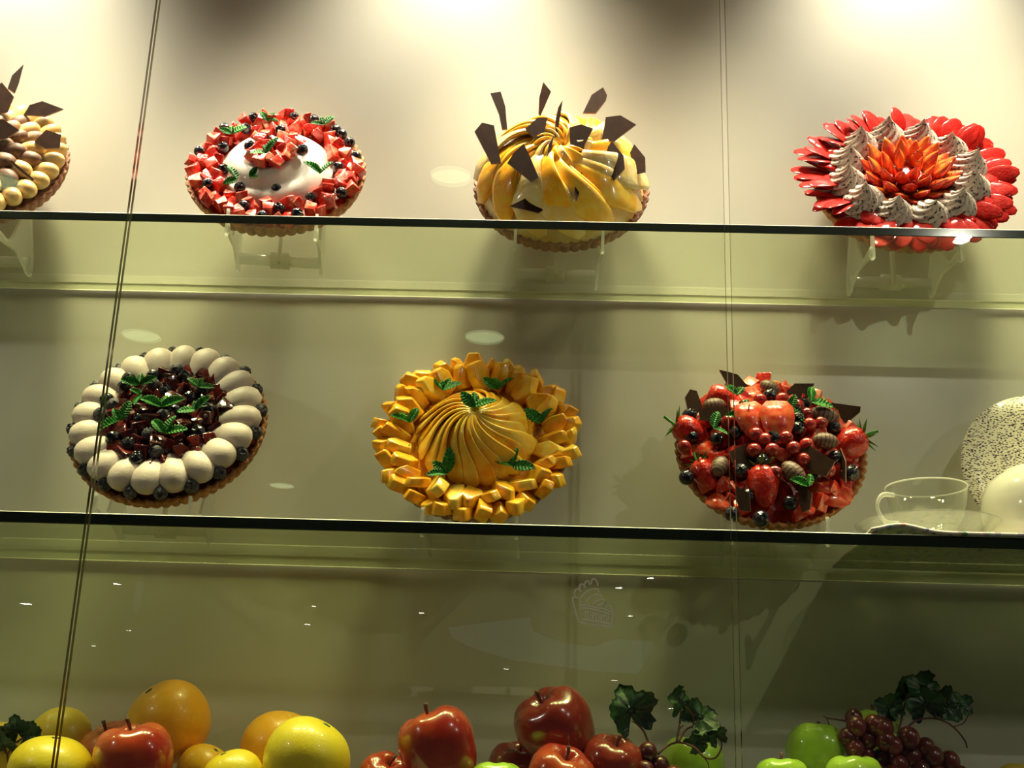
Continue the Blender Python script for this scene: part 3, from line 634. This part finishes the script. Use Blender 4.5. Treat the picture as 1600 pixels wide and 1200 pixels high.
TARTS = [tart_cocoa(), tart_diced(), tart_banana(), tart_strawberry(), tart_blueberry(), tart_mango(), tart_berries()]
stand(-.867, 1.690, ZU, 0, 'clear acrylic stand under the cocoa and custard tart at the left edge')
stand(-.4000, 1.666, ZU, .10, 'clear acrylic stand under the diced strawberry tart')
stand(.004, 1.695, ZU, .03, 'clear acrylic stand under the banana and mango tart with chocolate shards')
stand(.5085, 1.701, ZU, .03, 'clear acrylic stand under the strawberry and cream rosette tart')
stand(-.531, 1.655, ZL, .03, 'clear acrylic stand under the blueberry and jelly tart')
stand(-.1055, 1.686, ZL, 0, 'clear acrylic stand under the golden mango tart')
stand(.299, 1.682, ZL, -.03, 'clear acrylic stand under the mixed berry tart with chocolate eggs')

# ------------------------------------------------------------------ fruit on the deck
def fruit_mesh(kind, m):
    P = []
    if kind == 'apple':
        prof = [(.02, -.78), (.22, -.86), (.42, -.88), (.66, -.72), (.84, -.42), (.95, -.05), (.99, .25), (.93, .55), (.78, .78), (.55, .90), (.34, .90), (.18, .80), (.08, .68), (.02, .62)]
        mod = lambda a, r, z, k: (r * (1 + .025 * math.cos(5 * a) * (1 - abs(z) * .3)), z + .02 * math.cos(5 * a) * (abs(z) > .7))
    elif kind == 'lemon':
        prof = [(.02, -1.02), (.14, -.98), (.34, -.9), (.62, -.70), (.85, -.42), (.98, -.05), (.97, .2), (.86, .52), (.64, .78), (.38, .93), (.16, 1.0), (.09, 1.02), (.02, 1.0)]
        mod = None
    else:
        prof = [(.02, -.96), (.3, -.93), (.58, -.80), (.82, -.54), (.96, -.2), (.99, .1), (.93, .40), (.76, .66), (.52, .84), (.25, .92), (.10, .91), (.02, .88)]
        mod = lambda a, r, z, k: (r * (1 + .008 * math.cos(3 * a)), z)
    pr = []
    for i in range(len(prof) - 1):          # catmull-rom
        p0, p1, p2, p3 = prof[max(i - 1, 0)], prof[i], prof[i + 1], prof[min(i + 2, len(prof) - 1)]
        for q in range(4):
            f = q / 4; pr.append(tuple(.5 * ((2 * p1[c]) + (-p0[c] + p2[c]) * f + (2 * p0[c] - 5 * p1[c] + 4 * p2[c] - p3[c]) * f * f + (-p0[c] + 3 * p1[c] - 3 * p2[c] + p3[c]) * f ** 3) for c in (0, 1)))
    pr.append(prof[-1]); V, Fc = lathe(pr, 56, mod); return mk('fruit', V, Fc, m)
FM = {}
STK = mk('stalk', *tube([(0, 0, .60), (.02, .01, .85), (.06, .0, 1.02), (.11, 0, 1.14)], .035, 8, .06), 'stem')
NUB = mk('stem_end', *lathe([(.09, .86), (.10, .90), (.06, .93), (.05, .90), (.01, .89)], 10, lambda a, r, z, k: (r * (1 + .3 * math.cos(5 * a)), z)), 'vine')
def fruit(name, kind, m, px, py, rpx, Y, label, cat, grp, tilt=(0, 0), asp=1.0, stalk=True, snap=True):
    p = at(px, py, Y); r = rpx * p.dot(CF) / F
    if (kind, m) not in FM: FM[(kind, m)] = fruit_mesh(kind, m)
    rot = Euler((tilt[0], tilt[1], rr(0, 6))).to_matrix().to_4x4()
    if kind == 'apple' or stalk:
        t = thing(name, label, cat, T(*p) @ Rx(tilt[0]) @ Ry(tilt[1]) @ Rz(rr(0, 6)) @ Sc(r, r, r * asp), grp)
        put('fruit_body', FM[(kind, m)], t); put('stalk' if kind == 'apple' else 'stem_end', STK if kind == 'apple' else NUB, t)
    else: t = tag(put(name, FM[(kind, m)], None, T(*p) @ Rx(tilt[0]) @ Ry(tilt[1]) @ Sc(r, r, r * asp)), label, cat, grp)
    return t
G1 = 'citrus fruit on the deck'; G2 = 'red apples on the deck'; G3 = 'green apples on the deck'
fruit('grapefruit', 'citrus', 'yellow', 78, 1206, 65, 1.655, 'bright yellow grapefruit at lower left, crossed by the pane joint', 'citrus', G1, (.2, .1), .88)
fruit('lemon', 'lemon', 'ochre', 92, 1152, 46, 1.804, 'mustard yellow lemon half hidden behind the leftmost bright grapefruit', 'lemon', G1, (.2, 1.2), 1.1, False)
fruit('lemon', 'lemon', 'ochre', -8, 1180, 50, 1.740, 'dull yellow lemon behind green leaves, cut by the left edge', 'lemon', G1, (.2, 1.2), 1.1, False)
fruit('apple', 'apple', 'peach', 182, 1186, 56, 1.803, 'matte orange-red apple directly behind the shiny red apple at left', 'apple', G2, (.5, -.3))
fruit('apple', 'apple', 'apple', 210, 1196, 62, 1.655, 'shiny red apple with a dimpled top, between yellow grapefruit and large orange', 'apple', G2, (.25, -.15), 1.05)
fruit('apple', 'apple', 'green', 150, 1222, 40, 1.731, 'sliver of green apple wedged between yellow grapefruit and red apple', 'apple', G3)
fruit('orange', 'citrus', 'orange', 265, 1128, 65, 1.760, 'large orange, topmost of the citrus pile, with a small dark stem end', 'orange', G1, (.5, -.55))
fruit('orange', 'citrus', 'orange', 318, 1206, 43, 1.730, 'small orange tucked under the large orange, in its shade', 'orange', G1, (.3, .5))
fruit('lemon', 'citrus', 'yellow', 364, 1218, 49, 1.665, 'low yellow lemon in front, left of the big yellow grapefruit', 'lemon', G1, (.3, -.4), .95)
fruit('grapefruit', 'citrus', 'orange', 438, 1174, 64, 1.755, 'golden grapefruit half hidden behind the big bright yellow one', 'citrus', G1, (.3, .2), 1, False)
fruit('grapefruit', 'citrus', 'yellow', 478, 1188, 68, 1.660, 'big bright yellow grapefruit in front with a green stem scar at its upper right', 'citrus', G1, (.15, .5))
fruit('apple', 'apple', 'apple', 600, 1222, 43, 1.700, 'small low red apple left of the tall stalked red apple', 'apple', G2, (.6, .3))
fruit('apple', 'apple', 'apple', 688, 1172, 61, 1.665, 'tall red apple with a dark stalk standing up at its left shoulder', 'apple', G2, (.15, -.42), 1.08)
fruit('apple', 'apple', 'apple_dark', 870, 1142, 62, 1.739, 'dark red apple, topmost of the apple pile', 'apple', G2, (.5, -.5), 1.06)
fruit('apple', 'apple', 'apple_dark', 806, 1208, 46, 1.786, 'dull dark red apple below and left of the topmost apple', 'apple', G2, (.4, .2))
fruit('apple', 'apple', 'green', 775, 1234, 44, 1.645, 'top of a lime green apple in front of the red apples', 'apple', G3)
fruit('apple', 'apple', 'apple', 873, 1222, 54, 1.660, 'glossy red apple in front of the topmost apple, its dimple facing out', 'apple', G2, (.55, .3))
fruit('apple', 'apple', 'apple_dark', 955, 1200, 49, 1.706, 'dark red apple behind small grapes, right of the topmost apple', 'apple', G2, (.5, .2))
fruit('apple', 'apple', 'green', 1082, 1202, 50, 1.780, 'shaded green apple behind the vine leaves in the middle', 'apple', G3, (.2, .1))
fruit('apple', 'apple', 'green', 1222, 1228, 44, 1.660, 'bright lime apple in front, just right of the right pane joint', 'apple', G3)
fruit('apple', 'apple', 'green', 1276, 1182, 49, 1.745, 'round green apple left of the dark red grapes', 'apple', G3, (-.3, .1))
fruit('apple', 'apple', 'green', 1335, 1226, 46, 1.645, 'bright lime apple in front of the dark red grapes', 'apple', G3)
fruit('apple', 'apple', 'green', 1366, 1150, 42, 1.800, 'dim green apple hidden behind the top of the dark red grapes', 'apple', G3)
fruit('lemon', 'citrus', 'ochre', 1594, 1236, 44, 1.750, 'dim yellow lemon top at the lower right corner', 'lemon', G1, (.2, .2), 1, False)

def vine_leaf_mesh(seed):
    rnd = random.Random(seed); na, nr = 48, 7; V = [(0, 0, 0)]; Fc = []; ph = rnd.uniform(0, 6)
    for j in range(1, nr + 1):
        for i in range(na):
            a = 2 * PI * i / na; lob = .62 + .30 * abs(math.cos(2.5 * (a - PI / 2))) ** .6 + .05 * math.sin(17 * a)
            if abs(a - 3 * PI / 2) < .35: lob *= .35 + abs(a - 3 * PI / 2)
            r = lob * j / nr; x, y = r * math.cos(a), r * math.sin(a)
            z = .22 * math.sin(3 * x + ph) * r + .12 * math.cos(5 * y + ph) + .18 * abs(x) - .05 * math.cos(10 * (a - PI / 2)) * r
            V.append((x, y + .35, z))
    for i in range(na): Fc.append((0, 1 + i, 1 + (i + 1) % na))
    for j in range(nr - 1):
        for i in range(na): a = 1 + j * na + i; b = 1 + j * na + (i + 1) % na; Fc.append((a, b, b + na, a + na))
    V[0] = (0, .35, V[1][2]); n = len(V); V2 = [(x, y, z - .02) for x, y, z in V]; F2 = [tuple(reversed([k + n for k in f])) for f in Fc]
    rim = [1 + (nr - 1) * na + i for i in range(na)]; F3 = [(rim[i], rim[i] + n, rim[(i + 1) % na] + n, rim[(i + 1) % na]) for i in range(na)]
    return mk('leaf', V + V2, Fc + F2 + F3, 'vine')
VL = [vine_leaf_mesh(k) for k in range(3)]
def facing(p, up_ang, yaw=0, pitch=0):      # leaf blade turned to the front of the case, its tip at angle up_ang from vertical
    return T(*p) @ Rz(yaw) @ Rx(PI / 2 + pitch) @ Rz(up_ang)
def curve3(pts, n=8):
    P = [Vector(p) for p in pts]; out = []
    for i in range(len(P) - 1):
        p0, p1, p2, p3 = P[max(i - 1, 0)], P[i], P[i + 1], P[min(i + 2, len(P) - 1)]
        for q in range(n):
            f = q / n; out.append(.5 * ((2 * p1) + (-p0 + p2) * f + (2 * p0 - 5 * p1 + 4 * p2 - p3) * f * f + (-p0 + 3 * p1 - 3 * p2 + p3) * f ** 3))
    out.append(P[-1]); return out
GR = ball('grape', 22, 1.08, 'grape')
def bunch(label, Y, grapes, stems, tendrils, leaves):
    root = at(*grapes[0][:2], Y); t = thing('grape_bunch', label, 'grapes', T(*root), 'grape bunches with leaves'); inv = T(*root).inverted()
    for px, py, r in grapes:
        p = at(px, py, Y + rr(-.012, .012)); rad = r * p.dot(CF) / F; put('grape', GR, t, inv @ T(*p) @ Rx(rr(-.4, .4)) @ Ry(rr(-.5, .5)) @ Sc(rad))
    for nm, L, rd in [('stem', q, .0016) for q in stems] + [('tendril', q, .0009) for q in tendrils]:
        V, Fc = tube(curve3([inv @ at(x, y, Y + (dz if False else .01 * math.sin(i * 1.3))) for i, (x, y) in enumerate(L)]), rd, 7, rd * .6); put(nm, mk(nm, V, Fc, 'stem'), t)
    for k, (px, py, size, ang, yaw, pit) in enumerate(leaves):
        p = at(px, py, Y + .005); put('leaf', VL[k % 3], t, inv @ facing(p, ang, yaw, pit) @ Sc(size))
    return t
bunch('small red grapes with leafy vine stems, standing between dark apple and right pane joint', 1.70,
      [(1012, 1175, 15), (1031, 1197, 15), (1008, 1203, 14), (990, 1200, 13), (1052, 1212, 15), (1030, 1222, 15), (980, 1222, 15)],
      [[(1028, 1178), (1045, 1164), (1062, 1160), (1085, 1168), (1100, 1183), (1118, 1184), (1128, 1165), (1122, 1152)], [(1013, 1160), (1006, 1143), (995, 1131), (988, 1127)], [(1057, 1160), (1062, 1130), (1064, 1105)], [(1060, 1160), (1075, 1138), (1112, 1130)], [(1083, 1168), (1084, 1140), (1082, 1118), (1072, 1105)]],
      [[(1100, 1183), (1106, 1192), (1108, 1202)], [(1057, 1160), (1060, 1142), (1068, 1133)]],
      [(990, 1126, .036, .35, .3, .1), (1062, 1106, .022, .25, .9, 0), (1085, 1128, .028, -1.0, .2, -.3), (1122, 1156, .016, .5, .1, .2), (1082, 1164, .018, -.9, .2, .6)])
GB = [(1334, 1122, 14), (1338, 1135, 16), (1324, 1152, 14), (1365, 1131, 14), (1379, 1138, 17), (1356, 1155, 16), (1384, 1157, 16), (1336, 1170, 15), (1397, 1165, 14), (1420, 1153, 17), (1446, 1168, 15), (1425, 1183, 16), (1378, 1185, 15), (1355, 1180, 13), (1405, 1195, 15), (1458, 1183, 17), (1484, 1190, 16), (1440, 1205, 15), (1398, 1212, 16), (1370, 1208, 15), (1465, 1212, 15), (1412, 1172, 13), (1342, 1196, 14), (1500, 1212, 15)]
bunch('cluster of dark red grapes with shadowy vine leaves at lower right', 1.72, GB,
      [[(1404, 1146), (1408, 1125), (1414, 1100), (1418, 1085)], [(1416, 1138), (1432, 1126), (1455, 1122), (1478, 1128), (1496, 1142), (1508, 1158), (1511, 1168)], [(1340, 1128), (1320, 1126), (1292, 1122)], [(1466, 1124), (1474, 1115), (1486, 1106)]],
      [[(1292, 1122), (1286, 1118)], [(1292, 1122), (1297, 1136)], [(1490, 1135), (1505, 1130), (1513, 1115), (1508, 1106)]],
      [(1418, 1096, .029, -.5, .2, .1), (1438, 1090, .028, -.2, .3, .2), (1448, 1112, .028, .3, .0, .3), (1468, 1104, .026, -1.3, .2, 0), (1492, 1106, .020, -1.0, .0, -.2), (1396, 1110, .020, 1.1, .1, .1), (1404, 1116, .012, .6, .1, .1)])
def leafy(label, Y, leaves, stems):
    root = at(40, 1180, Y); t = thing('leaf_twig', label, 'leaves', T(*root)); inv = T(*root).inverted()
    for L in stems: V, Fc = tube(curve3([inv @ at(x, y, Y) for x, y in L]), .0016, 7, .001); put('stem', mk('stem', V, Fc, 'stem'), t)
    for k, (px, py, size, ang, yaw, pit) in enumerate(leaves): put('leaf', VL[k % 3], t, inv @ facing(at(px, py, Y), ang, yaw, pit) @ Sc(size))
leafy('green leaves on a twig in front of yellow lemons at the left edge', 1.70, [(28, 1150, .021, .3, .2, .3), (40, 1150, .018, -1.2, 0, .2), (5, 1160, .021, 1.1, .1, .2), (10, 1172, .021, .4, .3, .8)], [[(16, 1205), (12, 1180), (26, 1158)], [(26, 1160), (40, 1150)], [(12, 1180), (4, 1165)]])

# ------------------------------------------------------------------ tea things on the lower shelf, right
# placemat
q = [atz(1358, 836, ZL), atz(1297, 888, ZL)]
V = [(q[0].x, YF - .004, 0), (1.0, YF - .006, 0), (1.0, YB - .012, 0), (q[1].x + .004, YB - .012, 0)]
nx, ny = 60, 10; Vg = []
for j in range(ny):
    for i in range(nx):
        u, v = i / (nx - 1), j / (ny - 1); a = Vector(V[0]).lerp(Vector(V[1]), u); b = Vector(V[3]).lerp(Vector(V[2]), u); p = a.lerp(b, v)
        curl = .009 * math.exp(-((u - .06) / .05) ** 2) * max(0, 1 - v * 3) ; Vg.append((p.x, p.y, .0005 + curl))
Fg = [(j * nx + i, j * nx + i + 1, (j + 1) * nx + i + 1, (j + 1) * nx + i) for j in range(ny - 1) for i in range(nx - 1)]; n = len(Vg)
Vt = [(x, y, z + .0040) for x, y, z in Vg]; rim = list(range(nx)) + [(j + 1) * nx - 1 for j in range(1, ny)] + [(ny - 1) * nx + i for i in range(nx - 2, -1, -1)] + [j * nx for j in range(ny - 2, 0, -1)]
Fr = [(rim[i], rim[(i + 1) % len(rim)], rim[(i + 1) % len(rim)] + n, rim[i] + n) for i in range(len(rim))]
def floral():
    m, nt, out = newmat('floral_print'); N = nt.nodes; L = nt.links; b = N.new('ShaderNodeBsdfPrincipled'); L.new(b.outputs[0], out.inputs[0]); b.inputs['Roughness'].default_value = .6
    tc = N.new('ShaderNodeTexCoord'); v = N.new('ShaderNodeTexVoronoi'); v.inputs['Scale'].default_value = 110; L.new(tc.outputs['Object'], v.inputs['Vector'])
    hs = N.new('ShaderNodeHueSaturation'); hs.inputs['Saturation'].default_value = .7; hs.inputs['Value'].default_value = .8; L.new(v.outputs['Color'], hs.inputs['Color'])
    lt = N.new('ShaderNodeMath'); lt.operation = 'GREATER_THAN'; lt.inputs[1].default_value = .46; L.new(v.outputs['Distance'], lt.inputs[0])
    mx = N.new('ShaderNodeMix'); mx.data_type = 'RGBA'; mx.inputs[7].default_value = (.85, .76, .68, 1); L.new(lt.outputs[0], mx.inputs[0]); L.new(hs.outputs[0], mx.inputs[6]); L.new(mx.outputs[2], b.inputs['Base Color']); return m
M['floral'] = floral()
tag(put('placemat', mk('placemat', Vg + Vt, [tuple(reversed(f)) for f in Fg] + [tuple(k + n for k in f) for f in Fg] + Fr, ['mat_under', 'floral'], [1] * (len(Fg) * 2 + len(Fr))), None, T(0, 0, ZL)),
    'floral printed placemat with a curled corner under the glass saucer, dark from beneath', 'placemat')
ZM = ZL + .0050
# glass saucer and cup
sc_ = atz(1452, 842, ZM); sc_ = Vector((at(1450, 820, 1.70).x, 1.700, ZM))
prof = [(.028, 0), (.038, .0), (.040, .004), (.062, .014), (.092, .0275), (.0935, .030), (.091, .0295), (.060, .0170), (.036, .0090), (.02, .0085)]
V, Fc = lathe(prof, 72); tag(put('saucer', mk('saucer', V, Fc, 'cupglass'), None, T(*sc_)), 'clear glass saucer lying on the floral placemat', 'saucer')
cup = thing('tea_cup', 'empty clear glass tea cup standing on the glass saucer', 'cup', T(sc_.x + .001, sc_.y, sc_.z + .0095) @ Sc(.93, .93, 1.25))
prof = [(.004, 0), (.024, 0), (.025, .003), (.036, .010), (.047, .022), (.0535, .038), (.0565, .056), (.0570, .0565), (.0555, .056), (.0522, .038), (.0455, .023), (.034, .0118), (.02, .0055), (.004, .005)]
V, Fc = lathe(prof, 72); put('cup_body', mk('cup_body', V, Fc, 'cupglass'), cup)
V, Fc = tube(curve3([(-.048, -.008, .046), (-.066, -.012, .045), (-.074, -.013, .032), (-.064, -.012, .017), (-.044, -.008, .016)]), .0026, 10); put('handle', mk('handle', V, Fc, 'acrylic_edge'), cup)
V, Fc = tube([(.0565 * math.cos(a), .0565 * math.sin(a), .0566) for a in [2 * PI * k / 48 for k in range(49)]], .0009, 8); put('rim', mk('rim', V, Fc, 'frost'), cup)
# sprigged plate
def sprigged():
    m, nt, out = newmat('sprigged_china'); N = nt.nodes; L = nt.links; b = N.new('ShaderNodeBsdfPrincipled'); L.new(b.outputs[0], out.inputs[0]); b.inputs['Roughness'].default_value = .3; b.inputs['Coat Weight'].default_value = .3
    tc = N.new('ShaderNodeTexCoord'); 
    def leafmask(scale, rot):
        mp = N.new('ShaderNodeMapping'); mp.inputs['Scale'].default_value = (1, 2.4, 1); mp.inputs['Rotation'].default_value = (0, 0, rot); L.new(tc.outputs['Object'], mp.inputs[0])
        v = N.new('ShaderNodeTexVoronoi'); v.inputs['Scale'].default_value = scale; v.inputs['Randomness'].default_value = .9; L.new(mp.outputs[0], v.inputs['Vector'])
        k = N.new('ShaderNodeMath'); k.operation = 'LESS_THAN'; k.inputs[1].default_value = .33; L.new(v.outputs['Distance'], k.inputs[0]); return k.outputs[0]
    a = leafmask(190, .6); c = leafmask(175, -.7); mxm = N.new('ShaderNodeMath'); mxm.operation = 'MAXIMUM'; L.new(a, mxm.inputs[0]); L.new(c, mxm.inputs[1])
    mx = N.new('ShaderNodeMix'); mx.data_type = 'RGBA'; mx.inputs[6].default_value = (.86, .80, .60, 1); mx.inputs[7].default_value = (.05, .03, .06, 1); L.new(mxm.outputs[0], mx.inputs[0]); L.new(mx.outputs[2], b.inputs['Base Color']); return m
M['sprig'] = sprigged()
Rp = .120; lean = math.radians(12); pc = at(1634, 742, 1.795)
prof = [(.02, .004), (.066, .004), (.078, .006), (Rp - .004, .015), (Rp, .017), (Rp - .001, .019), (.080, .010), (.066, .008), (.02, .008)]
V, Fc = lathe(prof, 96)
tag(put('plate', mk('plate', V, Fc, 'sprig'), None, T(pc.x, pc.y + .005, pc.z) @ Rx(PI / 2 - lean)), 'cream plate patterned with dark leaf sprigs, standing behind the glass cup', 'plate')
pot_c = at(1636, 800, 1.70); pot = thing('sugar_pot', 'plain white rounded china pot before the sprigged plate, cut by the right edge', 'pot', T(pot_c.x, 1.70, ZM))
prof = [(.03, 0), (.060, .0), (.074, .008), (.0815, .026), (.0835, .048), (.0815, .068), (.0745, .086), (.063, .098), (.052, .1035), (.051, .106), (.048, .1045), (.010, .103)]
V, Fc = lathe(prof, 72); put('pot_body', mk('pot_body', V, Fc, 'china'), pot)
V, Fc = lathe([(.001, .103), (.046, .104), (.047, .107), (.036, .112), (.014, .115), (.006, .117), (.011, .124), (.008, .131), (.001, .133)], 40); put('lid', mk('lid', V, Fc, 'china'), pot)

# ------------------------------------------------------------------ frosted emblem on the front pane
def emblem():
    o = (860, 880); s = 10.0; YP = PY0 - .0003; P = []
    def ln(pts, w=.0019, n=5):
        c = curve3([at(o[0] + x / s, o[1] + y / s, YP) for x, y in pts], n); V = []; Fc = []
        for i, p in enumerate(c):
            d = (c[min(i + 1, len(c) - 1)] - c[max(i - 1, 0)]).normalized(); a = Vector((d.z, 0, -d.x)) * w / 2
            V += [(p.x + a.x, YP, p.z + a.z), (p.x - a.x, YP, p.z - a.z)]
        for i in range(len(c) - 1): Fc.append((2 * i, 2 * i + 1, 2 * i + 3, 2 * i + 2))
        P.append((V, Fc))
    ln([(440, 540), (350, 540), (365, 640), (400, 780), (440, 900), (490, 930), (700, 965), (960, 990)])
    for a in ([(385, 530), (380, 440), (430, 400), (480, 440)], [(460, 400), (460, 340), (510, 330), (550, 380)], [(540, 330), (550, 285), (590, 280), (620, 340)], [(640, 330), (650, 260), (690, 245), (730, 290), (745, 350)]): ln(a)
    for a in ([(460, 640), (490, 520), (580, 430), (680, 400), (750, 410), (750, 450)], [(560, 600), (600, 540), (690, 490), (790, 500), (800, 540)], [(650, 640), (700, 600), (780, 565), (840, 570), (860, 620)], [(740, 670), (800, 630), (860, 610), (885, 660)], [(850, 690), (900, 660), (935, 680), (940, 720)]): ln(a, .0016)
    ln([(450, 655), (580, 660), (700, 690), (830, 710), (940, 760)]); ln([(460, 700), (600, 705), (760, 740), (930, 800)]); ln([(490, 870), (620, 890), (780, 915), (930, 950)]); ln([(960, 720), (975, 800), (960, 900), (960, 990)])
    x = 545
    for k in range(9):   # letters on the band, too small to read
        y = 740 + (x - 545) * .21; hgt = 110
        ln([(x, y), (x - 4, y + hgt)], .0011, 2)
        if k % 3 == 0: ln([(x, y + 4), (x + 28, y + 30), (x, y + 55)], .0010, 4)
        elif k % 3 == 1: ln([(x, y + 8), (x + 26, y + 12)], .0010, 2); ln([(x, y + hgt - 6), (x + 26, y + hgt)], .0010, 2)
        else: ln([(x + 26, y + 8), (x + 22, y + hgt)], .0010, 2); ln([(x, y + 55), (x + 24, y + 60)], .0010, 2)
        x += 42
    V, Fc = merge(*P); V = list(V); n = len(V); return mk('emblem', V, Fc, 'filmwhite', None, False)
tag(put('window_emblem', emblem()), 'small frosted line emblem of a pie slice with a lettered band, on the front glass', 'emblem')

# ------------------------------------------------------------------ the shop side, seen only as reflections in the front glass
ZC = 1.15
structure('ceiling_shop', boxm(-7, 6, -9.5, 1.45, ZC + .03, ZC + .06, 'dark'))
def mirror_at(px, py, z): p = atz(px, py, z); return Vector((p.x, 2 * PY0 - p.y, z))
LD = mk('diffuser', *lathe([(.001, 0), (.9, 0), (.9, .2)], 32), emis('lamp_glow', (.80, 1, .50), 3.6)); LDW = mk('diffuser', *lathe([(.001, 0), (.9, 0), (.9, .2)], 32), emis('bright_lamp_glow', (1, .95, .8), 40))
RG = mk('ring', *lathe([(.92, .5), (.92, -.05), (1.0, -.05), (1.08, .1), (1.08, .5)], 32), 'dark')
for px, py, w, br in [(704, 272, 70, 0), (220, 523, 66, 0), (757, 525, 68, 0), (1505, 371, 30, 1), (0, 280, 66, 0), (40, 943, 20, 1), (182, 912, 15, 1), (480, 975, 12, 1), (490, 947, 10, 1), (145, 1009, 9, 1), (201, 985, 10, 1), (967, 918, 13, 1), (985, 962, 12, 1), (791, 1045, 10, 1), (960, 1063, 12, 1), (1048, 1107, 12, 1), (1017, 903, 14, 1), (658, 957, 11, 1), (440, 758, 42, 0)]:
    p = mirror_at(px, py, ZC); dist = Vector((p.x, 2 * PY0 - p.y, p.z)).dot(CF); r = w / 2 * dist / F
    side = 'left' if px < 560 else ('middle' if px < 1100 else 'right')
    t = thing('ceiling_downlight', 'round ceiling downlight of the shop, mirrored in the front glass', 'ceiling light', T(*p), 'shop ceiling downlights mirrored in the glass')
    put('diffuser', LDW if br else LD, t, Sc(r, r, .05)); put('trim_ring', RG, t, Sc(r, r, .05))
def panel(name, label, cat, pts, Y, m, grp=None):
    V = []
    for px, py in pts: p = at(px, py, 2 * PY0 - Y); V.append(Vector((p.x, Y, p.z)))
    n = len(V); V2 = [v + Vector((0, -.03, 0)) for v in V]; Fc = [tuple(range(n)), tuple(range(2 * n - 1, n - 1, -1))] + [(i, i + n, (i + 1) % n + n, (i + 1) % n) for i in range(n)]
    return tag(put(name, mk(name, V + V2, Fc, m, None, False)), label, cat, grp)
blue_glow = emis('bluish_reflection_glow', (.45, .62, .70), .30); warm_glow = emis('warm_reflection_glow', (.85, .80, .50), .45)  # glows for the added reflection shapes
panel('reflected_glow_patch', 'pale blue-grey glowing shape added for a faint reflection in the glass', 'panel', [(700, 980), (830, 963), (832, 985), (855, 996), (885, 1005), (930, 1010), (960, 998), (1022, 1002), (1020, 1020), (996, 1052), (930, 1048), (800, 1030), (740, 1012), (705, 995)], -4.0, blue_glow)  # unseen glowing shape, cut to the outline of the bluish reflection
panel('reflected_glow_streak', 'narrow bluish glowing shape added for an upright reflection left of the middle', 'light', [(222, 855), (229, 855), (222, 910), (214, 952), (206, 952), (216, 900)], -4.0, blue_glow)  # added glow in the outline of a thin upright reflection
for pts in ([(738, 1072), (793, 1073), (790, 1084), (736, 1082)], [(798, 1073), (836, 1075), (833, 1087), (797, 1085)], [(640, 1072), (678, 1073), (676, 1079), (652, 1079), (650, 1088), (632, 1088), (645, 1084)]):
    panel('reflected_glow_strip', 'short dim warm glowing strip added for a reflection above the red apples', 'light', pts, -4.2, warm_glow, 'warm glowing strips added for reflections')  # added glows shaped like the small warm reflections
